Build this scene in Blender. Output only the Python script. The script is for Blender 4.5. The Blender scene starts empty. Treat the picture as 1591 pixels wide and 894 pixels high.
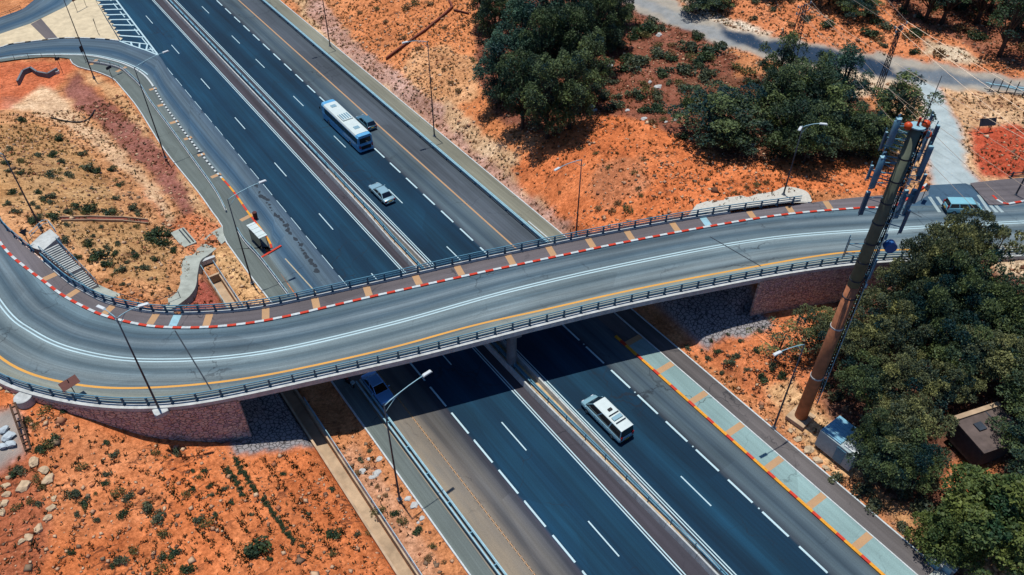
import bpy, bmesh, math, random
import numpy as np
from mathutils import Vector, Matrix
random.seed(7); RNG=np.random.default_rng(11)
R_=math.radians
scn=bpy.context.scene
COL=bpy.data.collections.new('Place'); scn.collection.children.link(COL)
# ------------------------------------------------------------------ camera
CX,CY,F=795.5,447.0,1224.0           # pixel frame of the photograph (1591 x 894)
def _cv(x,y):
    v=np.array([x-CX,-(y-CY),-F]); return v/np.linalg.norm(v)
_up=-_cv(788.4,1781.5); _y=_cv(-391.7,-681.8); _y=_y-_y@_up*_up; _y/=np.linalg.norm(_y); _x=np.cross(_y,_up)
RW=np.array([_x,_y,_up]); H=68.0
cam=bpy.data.cameras.new('camera'); co=bpy.data.objects.new('camera',cam); COL.objects.link(co)
M=Matrix([list(RW[i])+[0] for i in range(3)]+[[0,0,0,1]]); M.translation=Vector((0,0,H)); co.matrix_world=M
cam.sensor_width=36; cam.lens=F/1591*36; cam.clip_end=6000; cam.clip_start=1
scn.camera=co
scn.render.resolution_x=1024; scn.render.resolution_y=575
# ------------------------------------------------------------------ light
w=bpy.data.worlds.new('World'); scn.world=w; w.use_nodes=True
nt=w.node_tree; bg=nt.nodes['Background']; sk=nt.nodes.new('ShaderNodeTexSky'); sk.sky_type='NISHITA'; sk.sun_disc=False
SUN=Vector((0.0,0.16,1.0)).normalized()
sk.sun_elevation=math.asin(SUN.z); sk.sun_rotation=0
sk.ozone_density=3.5; tn=nt.nodes.new('ShaderNodeMix'); tn.data_type='RGBA'; tn.blend_type='MULTIPLY'; tn.inputs[0].default_value=1; tn.inputs[7].default_value=(.62,.9,1.25,1); nt.links.new(sk.outputs[0],tn.inputs[6]); nt.links.new(tn.outputs[2],bg.inputs[0]); bg.inputs[1].default_value=0.075
sd=bpy.data.lights.new('sun','SUN'); so=bpy.data.objects.new('sun',sd); COL.objects.link(so)
sd.energy=4.6; sd.angle=R_(0.5); sd.color=(1,0.965,0.91); so.rotation_euler=SUN.to_track_quat('Z','Y').to_euler(); so.location=(0,0,90)
scn.view_settings.view_transform='Standard'; scn.view_settings.look='None'; scn.view_settings.exposure=0.0; scn.view_settings.gamma=1.0
# ------------------------------------------------------------------ helpers
def at(px,py,z=0.0):
    d=RW@_cv(px,py); t=(z-H)/d[2]; return Vector((d[0]*t,d[1]*t,z))
def s2l(c): c=c/255.0; return c/12.92 if c<=.04045 else ((c+.055)/1.055)**2.4
KA=1.5
def alb(r,g,b): return (min(.85,s2l(r)/KA),min(.85,s2l(g)/KA),min(.85,s2l(b)/KA),1)
def tag(o,label=None,cat=None,group=None,kind=None):
    if label: o['label']=label
    if cat: o['category']=cat
    if group: o['group']=group
    if kind: o['kind']=kind
    return o
def empty(name,loc,label,cat,group=None,rz=0):
    o=bpy.data.objects.new(name,None); COL.objects.link(o); o.location=loc; o.rotation_euler=(0,0,rz); o.empty_display_size=.5
    return tag(o,label,cat,group)
def link_mesh(name,me,parent=None,loc=None):
    o=bpy.data.objects.new(name,me); COL.objects.link(o)
    if parent: o.parent=parent
    if loc is not None: o.location=loc
    return o
class MB:
    def __init__(s): s.v=[]; s.f=[]; s.m=[]; s.uv=None
    def add(s,vs,fs,mi=0):
        n=len(s.v); s.v+= [tuple(v) for v in vs]; s.f+=[tuple(i+n for i in f) for f in fs]; s.m+=[mi]*len(fs); return s
    def box(s,c,d,rz=0,mi=0,tilt=None,taper=1.0):
        cx,cy,cz=c; hx,hy,hz=d[0]/2,d[1]/2,d[2]/2; vs=[]
        R=Matrix.Rotation(rz,3,'Z')
        if tilt: R=R@Matrix.Rotation(tilt[0],3,'X')@Matrix.Rotation(tilt[1],3,'Y')
        for z in(-hz,hz):
            t=taper if z>0 else 1
            for x,y in((-hx,-hy),(hx,-hy),(hx,hy),(-hx,hy)):
                q=R@Vector((x*t,y*t,z)); vs.append((cx+q.x,cy+q.y,cz+q.z))
        return s.add(vs,[(3,2,1,0),(4,5,6,7),(0,1,5,4),(1,2,6,5),(2,3,7,6),(3,0,4,7)],mi)
    def tube(s,pts,r,n=8,mi=0,caps=True):
        pts=[Vector(p) for p in pts]; k=len(pts); rs=r if isinstance(r,(list,tuple)) else [r]*k
        vs=[];fs=[]
        for i,p in enumerate(pts):
            d=(pts[min(i+1,k-1)]-pts[max(i-1,0)]).normalized()
            a=d.orthogonal().normalized() if i==0 else (a-d*a.dot(d)).normalized()
            b=d.cross(a)
            for j in range(n):
                t=2*math.pi*j/n; vs.append(p+(a*math.cos(t)+b*math.sin(t))*rs[i])
        for i in range(k-1):
            for j in range(n): fs.append((i*n+j,i*n+(j+1)%n,(i+1)*n+(j+1)%n,(i+1)*n+j))
        if caps: fs.append(tuple(range(n-1,-1,-1))); fs.append(tuple((k-1)*n+j for j in range(n)))
        return s.add(vs,fs,mi)
    def poly(s,pts,mi=0): return s.add(pts,[tuple(range(len(pts)))],mi)
    def sphere(s,c,r,mi=0,nu=12,nv=8,sq=(1,1,1)):
        vs=[];fs=[]
        for i in range(nv+1):
            p=math.pi*i/nv
            for j in range(nu):
                t=2*math.pi*j/nu; vs.append((c[0]+r*sq[0]*math.sin(p)*math.cos(t),c[1]+r*sq[1]*math.sin(p)*math.sin(t),c[2]+r*sq[2]*math.cos(p)))
        for i in range(nv):
            for j in range(nu): fs.append((i*nu+j,(i+1)*nu+j,(i+1)*nu+(j+1)%nu,i*nu+(j+1)%nu))
        return s.add(vs,fs,mi)
    def mesh(s,name,mats,smooth=False):
        me=bpy.data.meshes.new(name); me.from_pydata(s.v,[],s.f)
        for m in (mats if isinstance(mats,(list,tuple)) else [mats]): me.materials.append(m)
        me.polygons.foreach_set('material_index',s.m)
        if smooth: me.polygons.foreach_set('use_smooth',[True]*len(s.f))
        if s.uv:
            u=me.uv_layers.new(name='UVMap'); li=np.zeros(len(me.loops),dtype=np.int32); me.loops.foreach_get('vertex_index',li)
            u.data.foreach_set('uv',np.array(s.uv,dtype=np.float32)[li].ravel())
        me.update(); return me
    def build(s,name,mats,parent=None,smooth=False,bevel=0,loc=None):
        o=link_mesh(name,s.mesh(name,mats,smooth),parent,loc)
        if bevel:
            b=o.modifiers.new('bevel','BEVEL'); b.width=bevel; b.segments=2; b.limit_method='ANGLE'
        return o
def kids(o): return [c for c in bpy.data.objects if c.parent==o]
_kidcache={}
def copy_tree(o,parent=None):
    c=o.copy(); COL.objects.link(c)
    if parent: c.parent=parent
    key=o.name
    if key not in _kidcache: _kidcache[key]=kids(o)
    for ch in _kidcache[key]: copy_tree(ch,c)
    return c
# ------------------------------------------------------------------ materials
def newmat(name):
    m=bpy.data.materials.new(name); m.use_nodes=True; n=m.node_tree.nodes; l=m.node_tree.links
    return m,n,l,n['Principled BSDF']
def mixc(n,l,fac,a,b,mode='MIX'):
    x=n.new('ShaderNodeMix'); x.data_type='RGBA'; x.blend_type=mode
    for i,v in((0,fac),(6,a),(7,b)):
        if hasattr(v,'node'): l.new(v,x.inputs[i])
        else: x.inputs[i].default_value=v
    return x.outputs[2]
def ramp(n,l,src,stops,interp='LINEAR'):
    r=n.new('ShaderNodeValToRGB'); r.color_ramp.interpolation=interp; e=r.color_ramp.elements
    while len(e)<len(stops): e.new(0.5)
    for i,(p,c) in enumerate(stops):
        e[i].position=p; e[i].color=c if isinstance(c,(tuple,list)) else (c,c,c,1)
    l.new(src,r.inputs[0]); return r.outputs[0]
def noise(n,l,scale,detail=4,rough=.55,vec=None,dist=0):
    t=n.new('ShaderNodeTexNoise'); t.inputs['Scale'].default_value=scale; t.inputs['Detail'].default_value=detail; t.inputs['Roughness'].default_value=rough; t.inputs['Distortion'].default_value=dist
    if vec: l.new(vec,t.inputs['Vector'])
    return t.outputs['Fac']
def pos(n): return n.new('ShaderNodeNewGeometry').outputs['Position']
def mapping(n,l,src,sc):
    m=n.new('ShaderNodeMapping'); m.inputs['Scale'].default_value=sc; l.new(src,m.inputs['Vector']); return m.outputs[0]
def bump(n,l,b,h,strength=.5,dist=.05):
    x=n.new('ShaderNodeBump'); x.inputs['Strength'].default_value=strength; x.inputs['Distance'].default_value=dist; l.new(h,x.inputs['Height']); l.new(x.outputs[0],b.inputs['Normal'])
def simple(name,c,rough=.7,metal=0,var=.25,scale=3,bmp=0,raw=False,spec=.3,coat=0):
    m,n,l,b=newmat(name); c=c if raw else alb(*c)
    p=pos(n); f=noise(n,l,scale,5,.6,p)
    lo=tuple(v*(1-var) for v in c[:3])+(1,); hi=tuple(min(.9,v*(1+var)) for v in c[:3])+(1,)
    l.new(ramp(n,l,f,[(.3,lo),(.7,hi)]),b.inputs['Base Color'])
    b.inputs['Roughness'].default_value=rough; b.inputs['Metallic'].default_value=metal; b.inputs['Specular IOR Level'].default_value=spec
    if coat: b.inputs['Coat Weight'].default_value=coat; b.inputs['Coat Roughness'].default_value=.08
    if bmp: bump(n,l,b,noise(n,l,scale*6,4,.7,p),bmp,.03)
    return m
MT={}
MT['concrete']=simple('concrete',(204,208,204),.85,var=.22,scale=1.5,bmp=.3)
MT['concrete_dark']=simple('concrete_dark',(120,128,134),.9,var=.22,scale=1.2,bmp=.3)
MT['sandy_concrete']=simple('sandy_concrete',(200,172,140),.95,var=.3,scale=.6,bmp=.3)
MT['pale_path']=simple('pale_path',(178,184,172),.9,var=.22,scale=.8,bmp=.3)
MT['kerb_white']=simple('kerb_white',(212,220,218),.7,var=.2,scale=4)
MT['kerb_red']=simple('kerb_red',(214,62,34),.6,var=.22,scale=5)
MT['kerb_yellow']=simple('kerb_yellow',(240,165,40),.6,var=.22,scale=5)
MT['kerb_black']=simple('kerb_black',(40,52,62),.7,var=.25,scale=5)
MT['steel']=simple('painted_steel',(92,146,168),.5,0,.2,2)
MT['steel_deep']=simple('deep_blue_steel',(54,100,124),.5,0,.2,2)
MT['steel_light']=simple('galvanised_steel',(160,204,216),.45,0,.15,2)
MT['steel_dark']=simple('weathered_steel',(52,62,74),.6,0,.25,2)
MT['pole']=simple('lamp_pole_paint',(62,68,78),.5,0,.2,1.5)
MT['lamp_white']=simple('lamp_housing',(225,232,232),.35,0,.06,2)
MT['glass']=simple('dark_glass',(14,20,28),.06,0,.1,1,spec=.8)
MT['glass_lt']=simple('sky_glass',(60,95,115),.06,0,.1,1,spec=.9)
MT['tyre']=simple('tyre_rubber',(22,22,24),.9,var=.2)
MT['rim']=simple('wheel_rim',(150,156,160),.35,.6,.1)
MT['red_lens']=simple('tail_lens',(180,25,20),.2,0,.05)
MT['white_lens']=simple('head_lens',(220,228,235),.15,0,.05)
MT['plate']=simple('number_plate',(225,190,60),.5,0,.03)
MT['black_plastic']=simple('black_plastic',(28,30,34),.6,var=.15)
MT['blue_paint']=simple('blue_car_paint',(128,196,255),.3,.25,.05,1,coat=.6)
MT['silver_paint']=simple('silver_car_paint',(168,208,218),.3,.3,.05,1,coat=.6)
MT['grey_paint']=simple('grey_blue_car_paint',(92,140,160),.3,.3,.05,1,coat=.6)
MT['van_paint']=simple('pale_van_paint',(150,196,210),.3,.1,.05,1,coat=.6)
MT['bus_white']=simple('bus_white_paint',(222,236,232),.4,0,.06,1.5)
MT['bus_blue']=simple('bus_blue_paint',(112,190,236),.3,.1,.12,1.5,coat=.4)
MT['teal_paint']=simple('pale_turquoise_paint',(150,218,230),.3,.1,.08,1,coat=.6)
MT['red_paint']=simple('red_paint',(150,35,30),.3,0,.05,coat=.5)
MT['orange_ball']=simple('orange_plastic',(225,85,35),.45,0,.08)
MT['wood']=simple('weathered_wood',(110,84,66),.9,var=.35,scale=8)
MT['bark']=simple('tree_bark',(84,72,62),.95,var=.35,scale=5,bmp=.4)
MT['sign_brown']=simple('sign_back',(125,80,70),.6,var=.15)
MT['sign_dark']=simple('dark_sign_back',(50,56,66),.6,var=.15)
MT['stone_pale']=simple('pale_limestone',(214,186,150),.95,var=.25,scale=2.5,bmp=.6)
MT['blue_drum']=simple('blue_antenna_cover',(45,105,170),.5,var=.15)
MT['antenna']=simple('antenna_panel',(96,146,170),.5,.0,.2,3)
MT['antenna_dark']=simple('antenna_panel_dark',(58,98,124),.5,.0,.2,3)
MT['cable']=simple('black_cable',(18,20,24),.6,var=.1)
MT['wire']=simple('bare_conductor',(190,170,150),.4,.3,.05)
def m_marking(name,c,wear=.35):
    m,n,l,b=newmat(name); p=pos(n)
    f=noise(n,l,6,6,.7,p); g=noise(n,l,.35,3,.6,p)
    a=alb(*c); d=(a[0]*.5+.01,a[1]*.5+.02,a[2]*.5+.03,1)
    mx=mixc(n,l,ramp(n,l,f,[(.48,0.0),(.68,wear)]),a,d); l.new(mixc(n,l,ramp(n,l,g,[(.35,0.0),(.8,.35)]),mx,d),b.inputs['Base Color']); b.inputs['Roughness'].default_value=.6
    return m
MT['mark_white']=m_marking('road_marking_white',(205,236,240))
MT['mark_yellow']=m_marking('road_marking_yellow',(244,176,64))
MT['mark_tan']=m_marking('road_marking_tan',(206,160,110))
MT['mark_pale']=m_marking('old_marking',(200,186,150),.6)
def m_asphalt(name,stops,streak=.35,extra=None):
    """UV.x = metres along, UV.y = metres across.  stops: (metres across, rgb)"""
    m,n,l,b=newmat(name); uv=n.new('ShaderNodeUVMap').outputs[0]; sx=n.new('ShaderNodeSeparateXYZ'); l.new(uv,sx.inputs[0])
    lo,hi=stops[0][0],stops[-1][0]+1.0
    mr=n.new('ShaderNodeMapRange'); mr.inputs[1].default_value=lo; mr.inputs[2].default_value=hi
    nz=noise(n,l,1.2,3,.6,mapping(n,l,uv,(.35,1,1)))
    ad=n.new('ShaderNodeMath'); ad.operation='MULTIPLY_ADD'; l.new(nz,ad.inputs[0]); ad.inputs[1].default_value=.25; l.new(sx.outputs[1],ad.inputs[2])
    sb=n.new('ShaderNodeMath'); sb.operation='SUBTRACT'; l.new(ad.outputs[0],sb.inputs[0]); sb.inputs[1].default_value=.125
    l.new(sb.outputs[0],mr.inputs[0])
    base=ramp(n,l,mr.outputs[0],[((q-lo)/(hi-lo),alb(*c)) for q,c in stops],'LINEAR' if len(stops)>8 else 'LINEAR')
    st=noise(n,l,1.0,5,.62,mapping(n,l,uv,(.02,1.3,1)))
    st2=noise(n,l,1.0,4,.6,mapping(n,l,uv,(.09,4.5,1)))
    big=noise(n,l,.06,4,.6,uv)
    c=mixc(n,l,1.0,base,ramp(n,l,st,[(.3,1-streak),(.7,1+streak)]),'MULTIPLY')
    c=mixc(n,l,1.0,c,ramp(n,l,st2,[(.3,1-streak*.4),(.7,1+streak*.4)]),'MULTIPLY')
    c=mixc(n,l,1.0,c,ramp(n,l,big,[(.3,.82),(.7,1.2)]),'MULTIPLY')
    sp=noise(n,l,.8,6,.75,pos(n)); c=mixc(n,l,ramp(n,l,sp,[(.66,0.0),(.75,.45)]),c,alb(30,36,44))   # oil drips and patches
    if extra: c=extra(n,l,c,uv,sx)
    pv=n.new('ShaderNodeTexVoronoi'); pv.inputs['Scale'].default_value=1; l.new(mapping(n,l,uv,(.07,.3,1)),pv.inputs['Vector']); ps=n.new('ShaderNodeSeparateColor'); l.new(pv.outputs['Color'],ps.inputs[0])
    c=mixc(n,l,1.0,c,ramp(n,l,ps.outputs[0],[(.0,.86),(.25,1.0),(.8,1.0),(1.0,1.14)]),'MULTIPLY')
    ck=n.new('ShaderNodeTexVoronoi'); ck.feature='DISTANCE_TO_EDGE'; ck.inputs['Scale'].default_value=.16; wk_=n.new('ShaderNodeTexNoise'); wk_.inputs['Scale'].default_value=.7; wk_.inputs['Detail'].default_value=6; l.new(pos(n),wk_.inputs['Vector']); wv=n.new('ShaderNodeVectorMath'); wv.operation='MULTIPLY_ADD'; l.new(wk_.outputs['Color'],wv.inputs[0]); wv.inputs[1].default_value=(3,3,0); l.new(uv,wv.inputs[2]); l.new(wv.outputs[0],ck.inputs['Vector'])
    cl_=n.new('ShaderNodeMath'); cl_.operation='MULTIPLY'; l.new(ramp(n,l,ck.outputs['Distance'],[(.004,1.0),(.014,0.0)]),cl_.inputs[0]); l.new(ramp(n,l,noise(n,l,.09,3,.6,uv),[(.5,0.0),(.62,.6)]),cl_.inputs[1]); c=mixc(n,l,cl_.outputs[0],c,alb(34,38,46))
    fine=noise(n,l,9,4,.7,pos(n)); c=mixc(n,l,1.0,c,ramp(n,l,fine,[(.3,.86),(.7,1.14)]),'MULTIPLY')
    l.new(c,b.inputs['Base Color']); b.inputs['Roughness'].default_value=.88; b.inputs['Specular IOR Level'].default_value=.25
    bump(n,l,b,noise(n,l,30,3,.7,pos(n)),.25,.01)
    return m
def dusty(n,l,c,uv,sx):
    # wind-blown sand lying on the left hard shoulder
    f=noise(n,l,1,5,.6,mapping(n,l,uv,(.08,.55,1)))
    r=n.new('ShaderNodeMapRange'); l.new(sx.outputs[1],r.inputs[0]); r.inputs[1].default_value=24.5; r.inputs[2].default_value=20.5
    r2=n.new('ShaderNodeMapRange'); l.new(sx.outputs[0],r2.inputs[0]); r2.inputs[1].default_value=64; r2.inputs[2].default_value=54
    mu=n.new('ShaderNodeMath'); mu.operation='MULTIPLY'; l.new(r.outputs[0],mu.inputs[0]); l.new(r2.outputs[0],mu.inputs[1])
    m2=n.new('ShaderNodeMath'); m2.operation='MULTIPLY'; l.new(mu.outputs[0],m2.inputs[0]); l.new(ramp(n,l,f,[(.3,.25),(.7,1.0)]),m2.inputs[1])
    return mixc(n,l,m2.outputs[0],c,alb(176,158,132))
DK=(13,54,78); DK2=(20,66,90)
MT['highway']=m_asphalt('highway_asphalt',[(19,(108,112,112)),(22.2,(106,106,104)),(23.4,(62,70,80)),(24.4,(108,106,102)),(25.5,(66,70,78)),(25.95,(60,60,70)),(26.2,DK),(28,DK2),(29.9,DK),(31.8,DK2),(33.35,DK),(33.6,(74,70,76)),(36.95,(60,62,72)),(37.3,DK),(39.0,(10,48,70)),(40.8,DK2),(42.7,(11,50,72)),(44.3,DK),(44.55,(64,74,84)),(45.5,(88,106,114)),(46.3,(66,84,96)),(47.6,(94,110,116)),(48.6,(86,94,102)),(51.8,(74,84,92))][:32],.27,dusty)
MT['ramp_asphalt']=m_asphalt('slip_road_asphalt',[(0,(124,140,142)),(1.5,(84,108,124)),(3,(58,90,114)),(5,(92,112,124)),(8,(74,96,114))],.35)
MT['bridge_asphalt']=m_asphalt('bridge_asphalt',[(-7,(150,148,130)),(-5,(156,160,146)),(-3.6,(100,116,122)),(-2.6,(132,146,148)),(-1.5,(92,112,120)),(-.4,(134,150,152)),(.6,(112,130,136)),(1.5,(78,100,112)),(2.4,(118,134,140)),(3.2,(74,96,108)),(4.4,(106,128,136)),(6,(118,138,144))],.34)
MT['deck_walk']=m_asphalt('bridge_footway',[(0,(122,114,112)),(3,(112,106,108))],.2)
MT['grey_walk']=m_asphalt('grey_footway',[(0,(116,126,120)),(3,(104,114,112))],.25)
MT['cyan_walk']=m_asphalt('pale_teal_footway',[(0,(158,184,178)),(3,(148,178,175))],.12)
MT['dirty_path']=m_asphalt('old_asphalt_path',[(0,(120,116,112)),(3,(105,100,98))],.25)
MT['far_path']=m_asphalt('verge_footway',[(0,(118,124,116)),(3,(136,136,120))],.25)
def m_stone():
    m,n,l,b=newmat('stone_masonry'); g=n.new('ShaderNodeTexCoord'); p=mapping(n,l,n.new('ShaderNodeUVMap').outputs[0],(2.3,3.3,1))
    v=n.new('ShaderNodeTexVoronoi'); v.feature='DISTANCE_TO_EDGE'; v.inputs['Scale'].default_value=1; v.inputs['Randomness'].default_value=.75; l.new(p,v.inputs['Vector'])
    v2=n.new('ShaderNodeTexVoronoi'); v2.inputs['Scale'].default_value=1; v2.inputs['Randomness'].default_value=.75; l.new(p,v2.inputs['Vector'])
    hs=n.new('ShaderNodeSeparateColor'); l.new(v2.outputs['Color'],hs.inputs[0])
    c=ramp(n,l,hs.outputs[0],[(0,alb(236,192,168)),(.35,alb(250,226,204)),(.7,alb(232,200,190)),(1,alb(205,180,180))])
    c=mixc(n,l,1.0,c,ramp(n,l,noise(n,l,5,5,.7,pos(n)),[(.3,.75),(.7,1.2)]),'MULTIPLY')
    e=ramp(n,l,v.outputs['Distance'],[(.015,0.0),(.07,1.0)])
    l.new(mixc(n,l,e,alb(140,116,112),c),b.inputs['Base Color']); b.inputs['Roughness'].default_value=.95
    bump(n,l,b,e,.9,.08); return m
MT['stone']=m_stone()
# ------------------------------------------------------------------ bridge road geometry (spine + offsets)
ZD=7.5
def catmull(P,n=12):
    P=[Vector(p) for p in P]; Q=[P[0]*2-P[1]]+P+[P[-1]*2-P[-2]]; out=[]
    for i in range(1,len(Q)-2):
        for k in range(n):
            t=k/n; a,b,c,d=Q[i-1],Q[i],Q[i+1],Q[i+2]
            out.append(.5*((2*b)+(-a+c)*t+(2*a-5*b+4*c-d)*t*t+(-a+3*b-3*c+d)*t**3))
    out.append(P[-1]); return out
def resample(P,step):
    d=[0]
    for a,b in zip(P[:-1],P[1:]): d.append(d[-1]+(b-a).length)
    n=max(2,int(round(d[-1]/step))+1); out=[];j=0
    for i in range(n):
        s=d[-1]*i/(n-1)
        while j<len(d)-2 and d[j+1]<s: j+=1
        t=(s-d[j])/max(1e-9,d[j+1]-d[j]); out.append(P[j].lerp(P[j+1],min(1,t)))
    return out
px_cl=[(0,470),(50,515),(120,545),(230,560),(400,549),(600,505),(800,450),(1000,405),(1200,370),(1400,355),(1591,345)]
px_kerb=[(0,385),(70,440),(130,480),(200,503),(270,512),(400,503),(600,458),(800,415),(1000,373),(1200,338),(1300,328),(1400,321),(1470,319),(1545,321),(1591,325)]
px_yel=[(0,558),(100,595),(200,603),(300,598),(400,585),(500,565),(600,543),(740,504),(800,492),(1000,447),(1200,410),(1330,390),(1450,388),(1591,384)]
px_edge=[(0,597),(50,612),(100,625),(150,632),(200,636),(250,636),(300,630),(400,609),(500,588),(600,566),(700,542),(800,517),(900,492),(1000,469),(1100,449),(1200,430),(1330,411),(1450,404),(1591,398)]
px_rail=[(0,345),(60,396),(90,424),(130,451),(160,468),(200,479),(240,486),(290,488),(400,480),(500,459),(600,437),(700,414),(800,393),(900,372),(1000,353),(1100,336),(1238,318),(1330,306),(1420,300)]
def wl(px,pre,post,z=ZD): return catmull([Vector((x,y,z)) for x,y in pre]+[at(x,y,z) for x,y in px]+[Vector((x,y,z)) for x,y in post],10)
cl=resample(wl(px_cl,[(-12,118),(-11.5,104)],[(112,18),(150,-8)]),1.0)
lk=wl(px_kerb,[(-8,118),(-7.6,105)],[(112,26),(150,0)]); ly=wl(px_yel,[(-17,118),(-15,100),(-13,86)],[(112,12),(150,-14)]); le=wl(px_edge,[(-19.5,118),(-18,100),(-15.5,82)],[(112,9.5),(150,-16.5)],7.86); lr=wl(px_rail,[(-5.5,118),(-5.6,108)],[(96,37),(112,29),(150,3)])
def tangents(P): return [((P[min(i+1,len(P)-1)]-P[max(i-1,0)]).normalized()) for i in range(len(P))]
TG=tangents(cl)
NR=[Vector((-t.y,t.x,0)) for t in TG]      # towards the far side (+)
def offs(line):
    out=[]
    for p,nn in zip(cl,NR):
        best=None
        for a,b in zip(line[:-1],line[1:]):
            d=b-a; den=nn.x*d.y-nn.y*d.x
            if abs(den)<1e-9: continue
            q=a-p; t=(q.x*d.y-q.y*d.x)/den; u=(q.x*nn.y-q.y*nn.x)/den
            if -.02<=u<=1.02 and abs(t)<14 and (best is None or abs(t)<abs(best)): best=t
        out.append(best)
    last=next(o for o in out if o is not None)
    for i in range(len(out)):
        if out[i] is None: out[i]=last
        last=out[i]
    a=np.array(out); k=np.ones(7)/7
    for _ in range(2): a=np.convolve(np.pad(a,3,'edge'),k,'valid')
    return a
OK_,OY,OE,OR=offs(lk),offs(ly),offs(le),offs(lr)
NS=len(cl)
def P_(i,o,z): 
    p=cl[i]+NR[i]*o; return Vector((p.x,p.y,z))
def idx_x(x):  # spine station whose point has this x
    return min(range(20,NS),key=lambda i:abs(cl[i].x-x))
def idx_near(v): return min(range(NS),key=lambda i:(cl[i].xy-v.xy).length)
def ribbon(mb,i0,i1,oa,ob,z,mi=0,sub=1):
    if mb.uv is None: mb.uv=[]
    A=[];n=0
    f=lambda o,i: o[i] if hasattr(o,'__len__') else o
    vs=[]; 
    for i in range(i0,i1+1):
        for k in range(sub+1):
            o=f(oa,i)+(f(ob,i)-f(oa,i))*k/sub; vs.append(P_(i,o,z)); mb.uv.append((i*1.0,o))
    w_=sub+1; fs=[]
    for i in range(i1-i0):
        for k in range(sub): fs.append((i*w_+k,(i+1)*w_+k,(i+1)*w_+k+1,i*w_+k+1)[::-1] if True else 0)
    mb.add(vs,fs,mi); return mb
def solid(mb,i0,i1,oa,ob,z0,z1,mi=0):
    f=lambda o,i: o[i] if hasattr(o,'__len__') else o
    z0f=z0 if callable(z0) else (lambda i:z0)
    vs=[]
    for i in range(i0,i1+1):
        vs+=[P_(i,f(oa,i),z0f(i)),P_(i,f(ob,i),z0f(i)),P_(i,f(ob,i),z1),P_(i,f(oa,i),z1)]
    fs=[]
    for i in range(i1-i0):
        a=i*4;b=a+4
        for k in range(4): fs.append((a+k,b+k,b+(k+1)%4,a+(k+1)%4)[::-1])
    fs.append((0,1,2,3)); e=(i1-i0)*4; fs.append((e+3,e+2,e+1,e))
    mb.add(vs,fs,mi); 
    if mb.uv is not None: mb.uv+= [(0,0)]*len(vs)
    return mb
# ------------------------------------------------------------------ terrain
TP=[ # px,py,z
(0,900,4.6),(120,894,3.6),(250,894,2.6),(380,894,1.8),(500,894,1.0),(590,894,.4),(0,760,5.6),(120,760,4.6),(260,760,3.2),(400,760,1.8),(500,780,.9),(0,680,6.6),(60,640,6.4),(134,650,5.9),(215,678,3.7),(268,690,2.8),(330,692,2.0),(392,692,1.4),(470,720,.7),(60,690,6.0),(30,630,6.8),
(0,612,7.0),
(-60,700,7.2),(-60,900,6),
# left mound
(60,372,7.0),(20,340,7.2),(0,250,6.2),(60,300,5.6),(60,250,4.6),(130,395,4.6),(112,414,4.9),(145,446,3.6),(90,395,5.8),(150,360,4.4),(120,290,3.4),(190,420,4.0),(200,360,3.0),(180,300,2.2),(250,400,1.8),(240,440,3.0),(270,350,.4),(210,260,.0),(150,210,.2),(100,180,.4),(60,210,2.0),(0,190,2.8),(265,465,3.2),(200,455,3.8),(300,430,1.6),(320,385,.9),(310,330,.6),(245,290,-.6),(185,210,-.6),(130,155,-.4),(230,200,.5),(300,290,.6),(160,130,.4),(60,130,.2),(0,130,.6),(0,100,.4),(300,470,1.2),(350,440,.3),(380,430,.3),(340,400,.5),
(-60,300,7),(-100,200,6),(-100,60,1),
# right of carriageway above bridge
(455,0,.2),(520,30,.0),(600,110,-.2),(680,180,-.3),(760,250,-.3),(830,320,-.2),(870,350,.2),(500,0,.4),(560,0,2.0),(620,60,2.4),(700,40,3.6),(650,140,1.6),(700,150,2.0),(740,190,1.8),(720,100,3.4),(800,230,2.2),(850,270,2.4),(880,320,1.6),(900,350,2.6),
(760,0,5),(850,60,5.6),(840,160,4.4),(860,210,4.4),(930,100,6.2),(930,190,5.8),(960,240,6.2),(930,290,4.8),(960,330,4.6),(1000,200,6.8),(1020,250,7.2),(1010,300,6.6),(1000,340,5.4),(1060,330,6.6),(1100,318,7.3),(1120,280,7.3),(1200,300,7.35),(1240,260,7.3),(1300,300,7.35),(1100,200,7.2),(1180,220,7.2),(1300,220,7.3),(1040,120,7.4),(960,30,7.6),(1050,20,8.0),(1200,80,8.2),(1300,100,8.2),(1400,120,8.1),(1591,135,8.4),(1400,40,9.4),(1591,40,10.2),(1200,20,9),(1400,0,10.2),(1100,0,8.6),(1400,200,7.6),(1480,200,7.8),(1550,240,7.6),(1420,290,7.4),(1500,300,7.42),(1591,300,7.45),(1591,200,8.0),(1700,200,8.4),(1700,0,11),(900,-60,8),(1300,-60,11),(700,-60,5),
# right below bridge
(1591,410,7.2),(1500,410,7.0),(1440,420,6.4),(1380,430,4.6),(1325,470,2.4),(1260,485,1.6),(1190,495,1.7),(1130,540,1.0),(1100,560,.6),(1060,545,.4),(1250,560,1.4),(1180,600,.7),(1140,600,.4),(1260,640,.5),(1220,640,.3),(1320,700,.5),(1380,750,.4),(1440,830,.3),(1400,600,2.4),(1480,560,4.2),(1400,520,3.2),(1591,500,6.2),(1540,620,4.2),(1480,720,2.0),(1591,720,3.6),(1520,850,1.2),(1591,894,1.6),(1700,700,5),(1700,500,7),(1500,960,.4),(1700,960,2.4),
]
tp=np.array([list(at(x,y,z)) for x,y,z in TP]+[[-60,40,7.5],[-60,120,7.5],[-60,200,3],[-20,0,5.5],[8,0,.5],[14,-20,.3],[-40,-20,6.5],[70,-20,1.2],[58,-20,.4],[140,-20,6],[220,40,9],[260,150,13],[160,230,13],[80,260,7],[62,260,1],[10,260,.5],[-30,260,2],[56,200,.2],[56,150,.1],[56.5,120,.0]])
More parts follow.
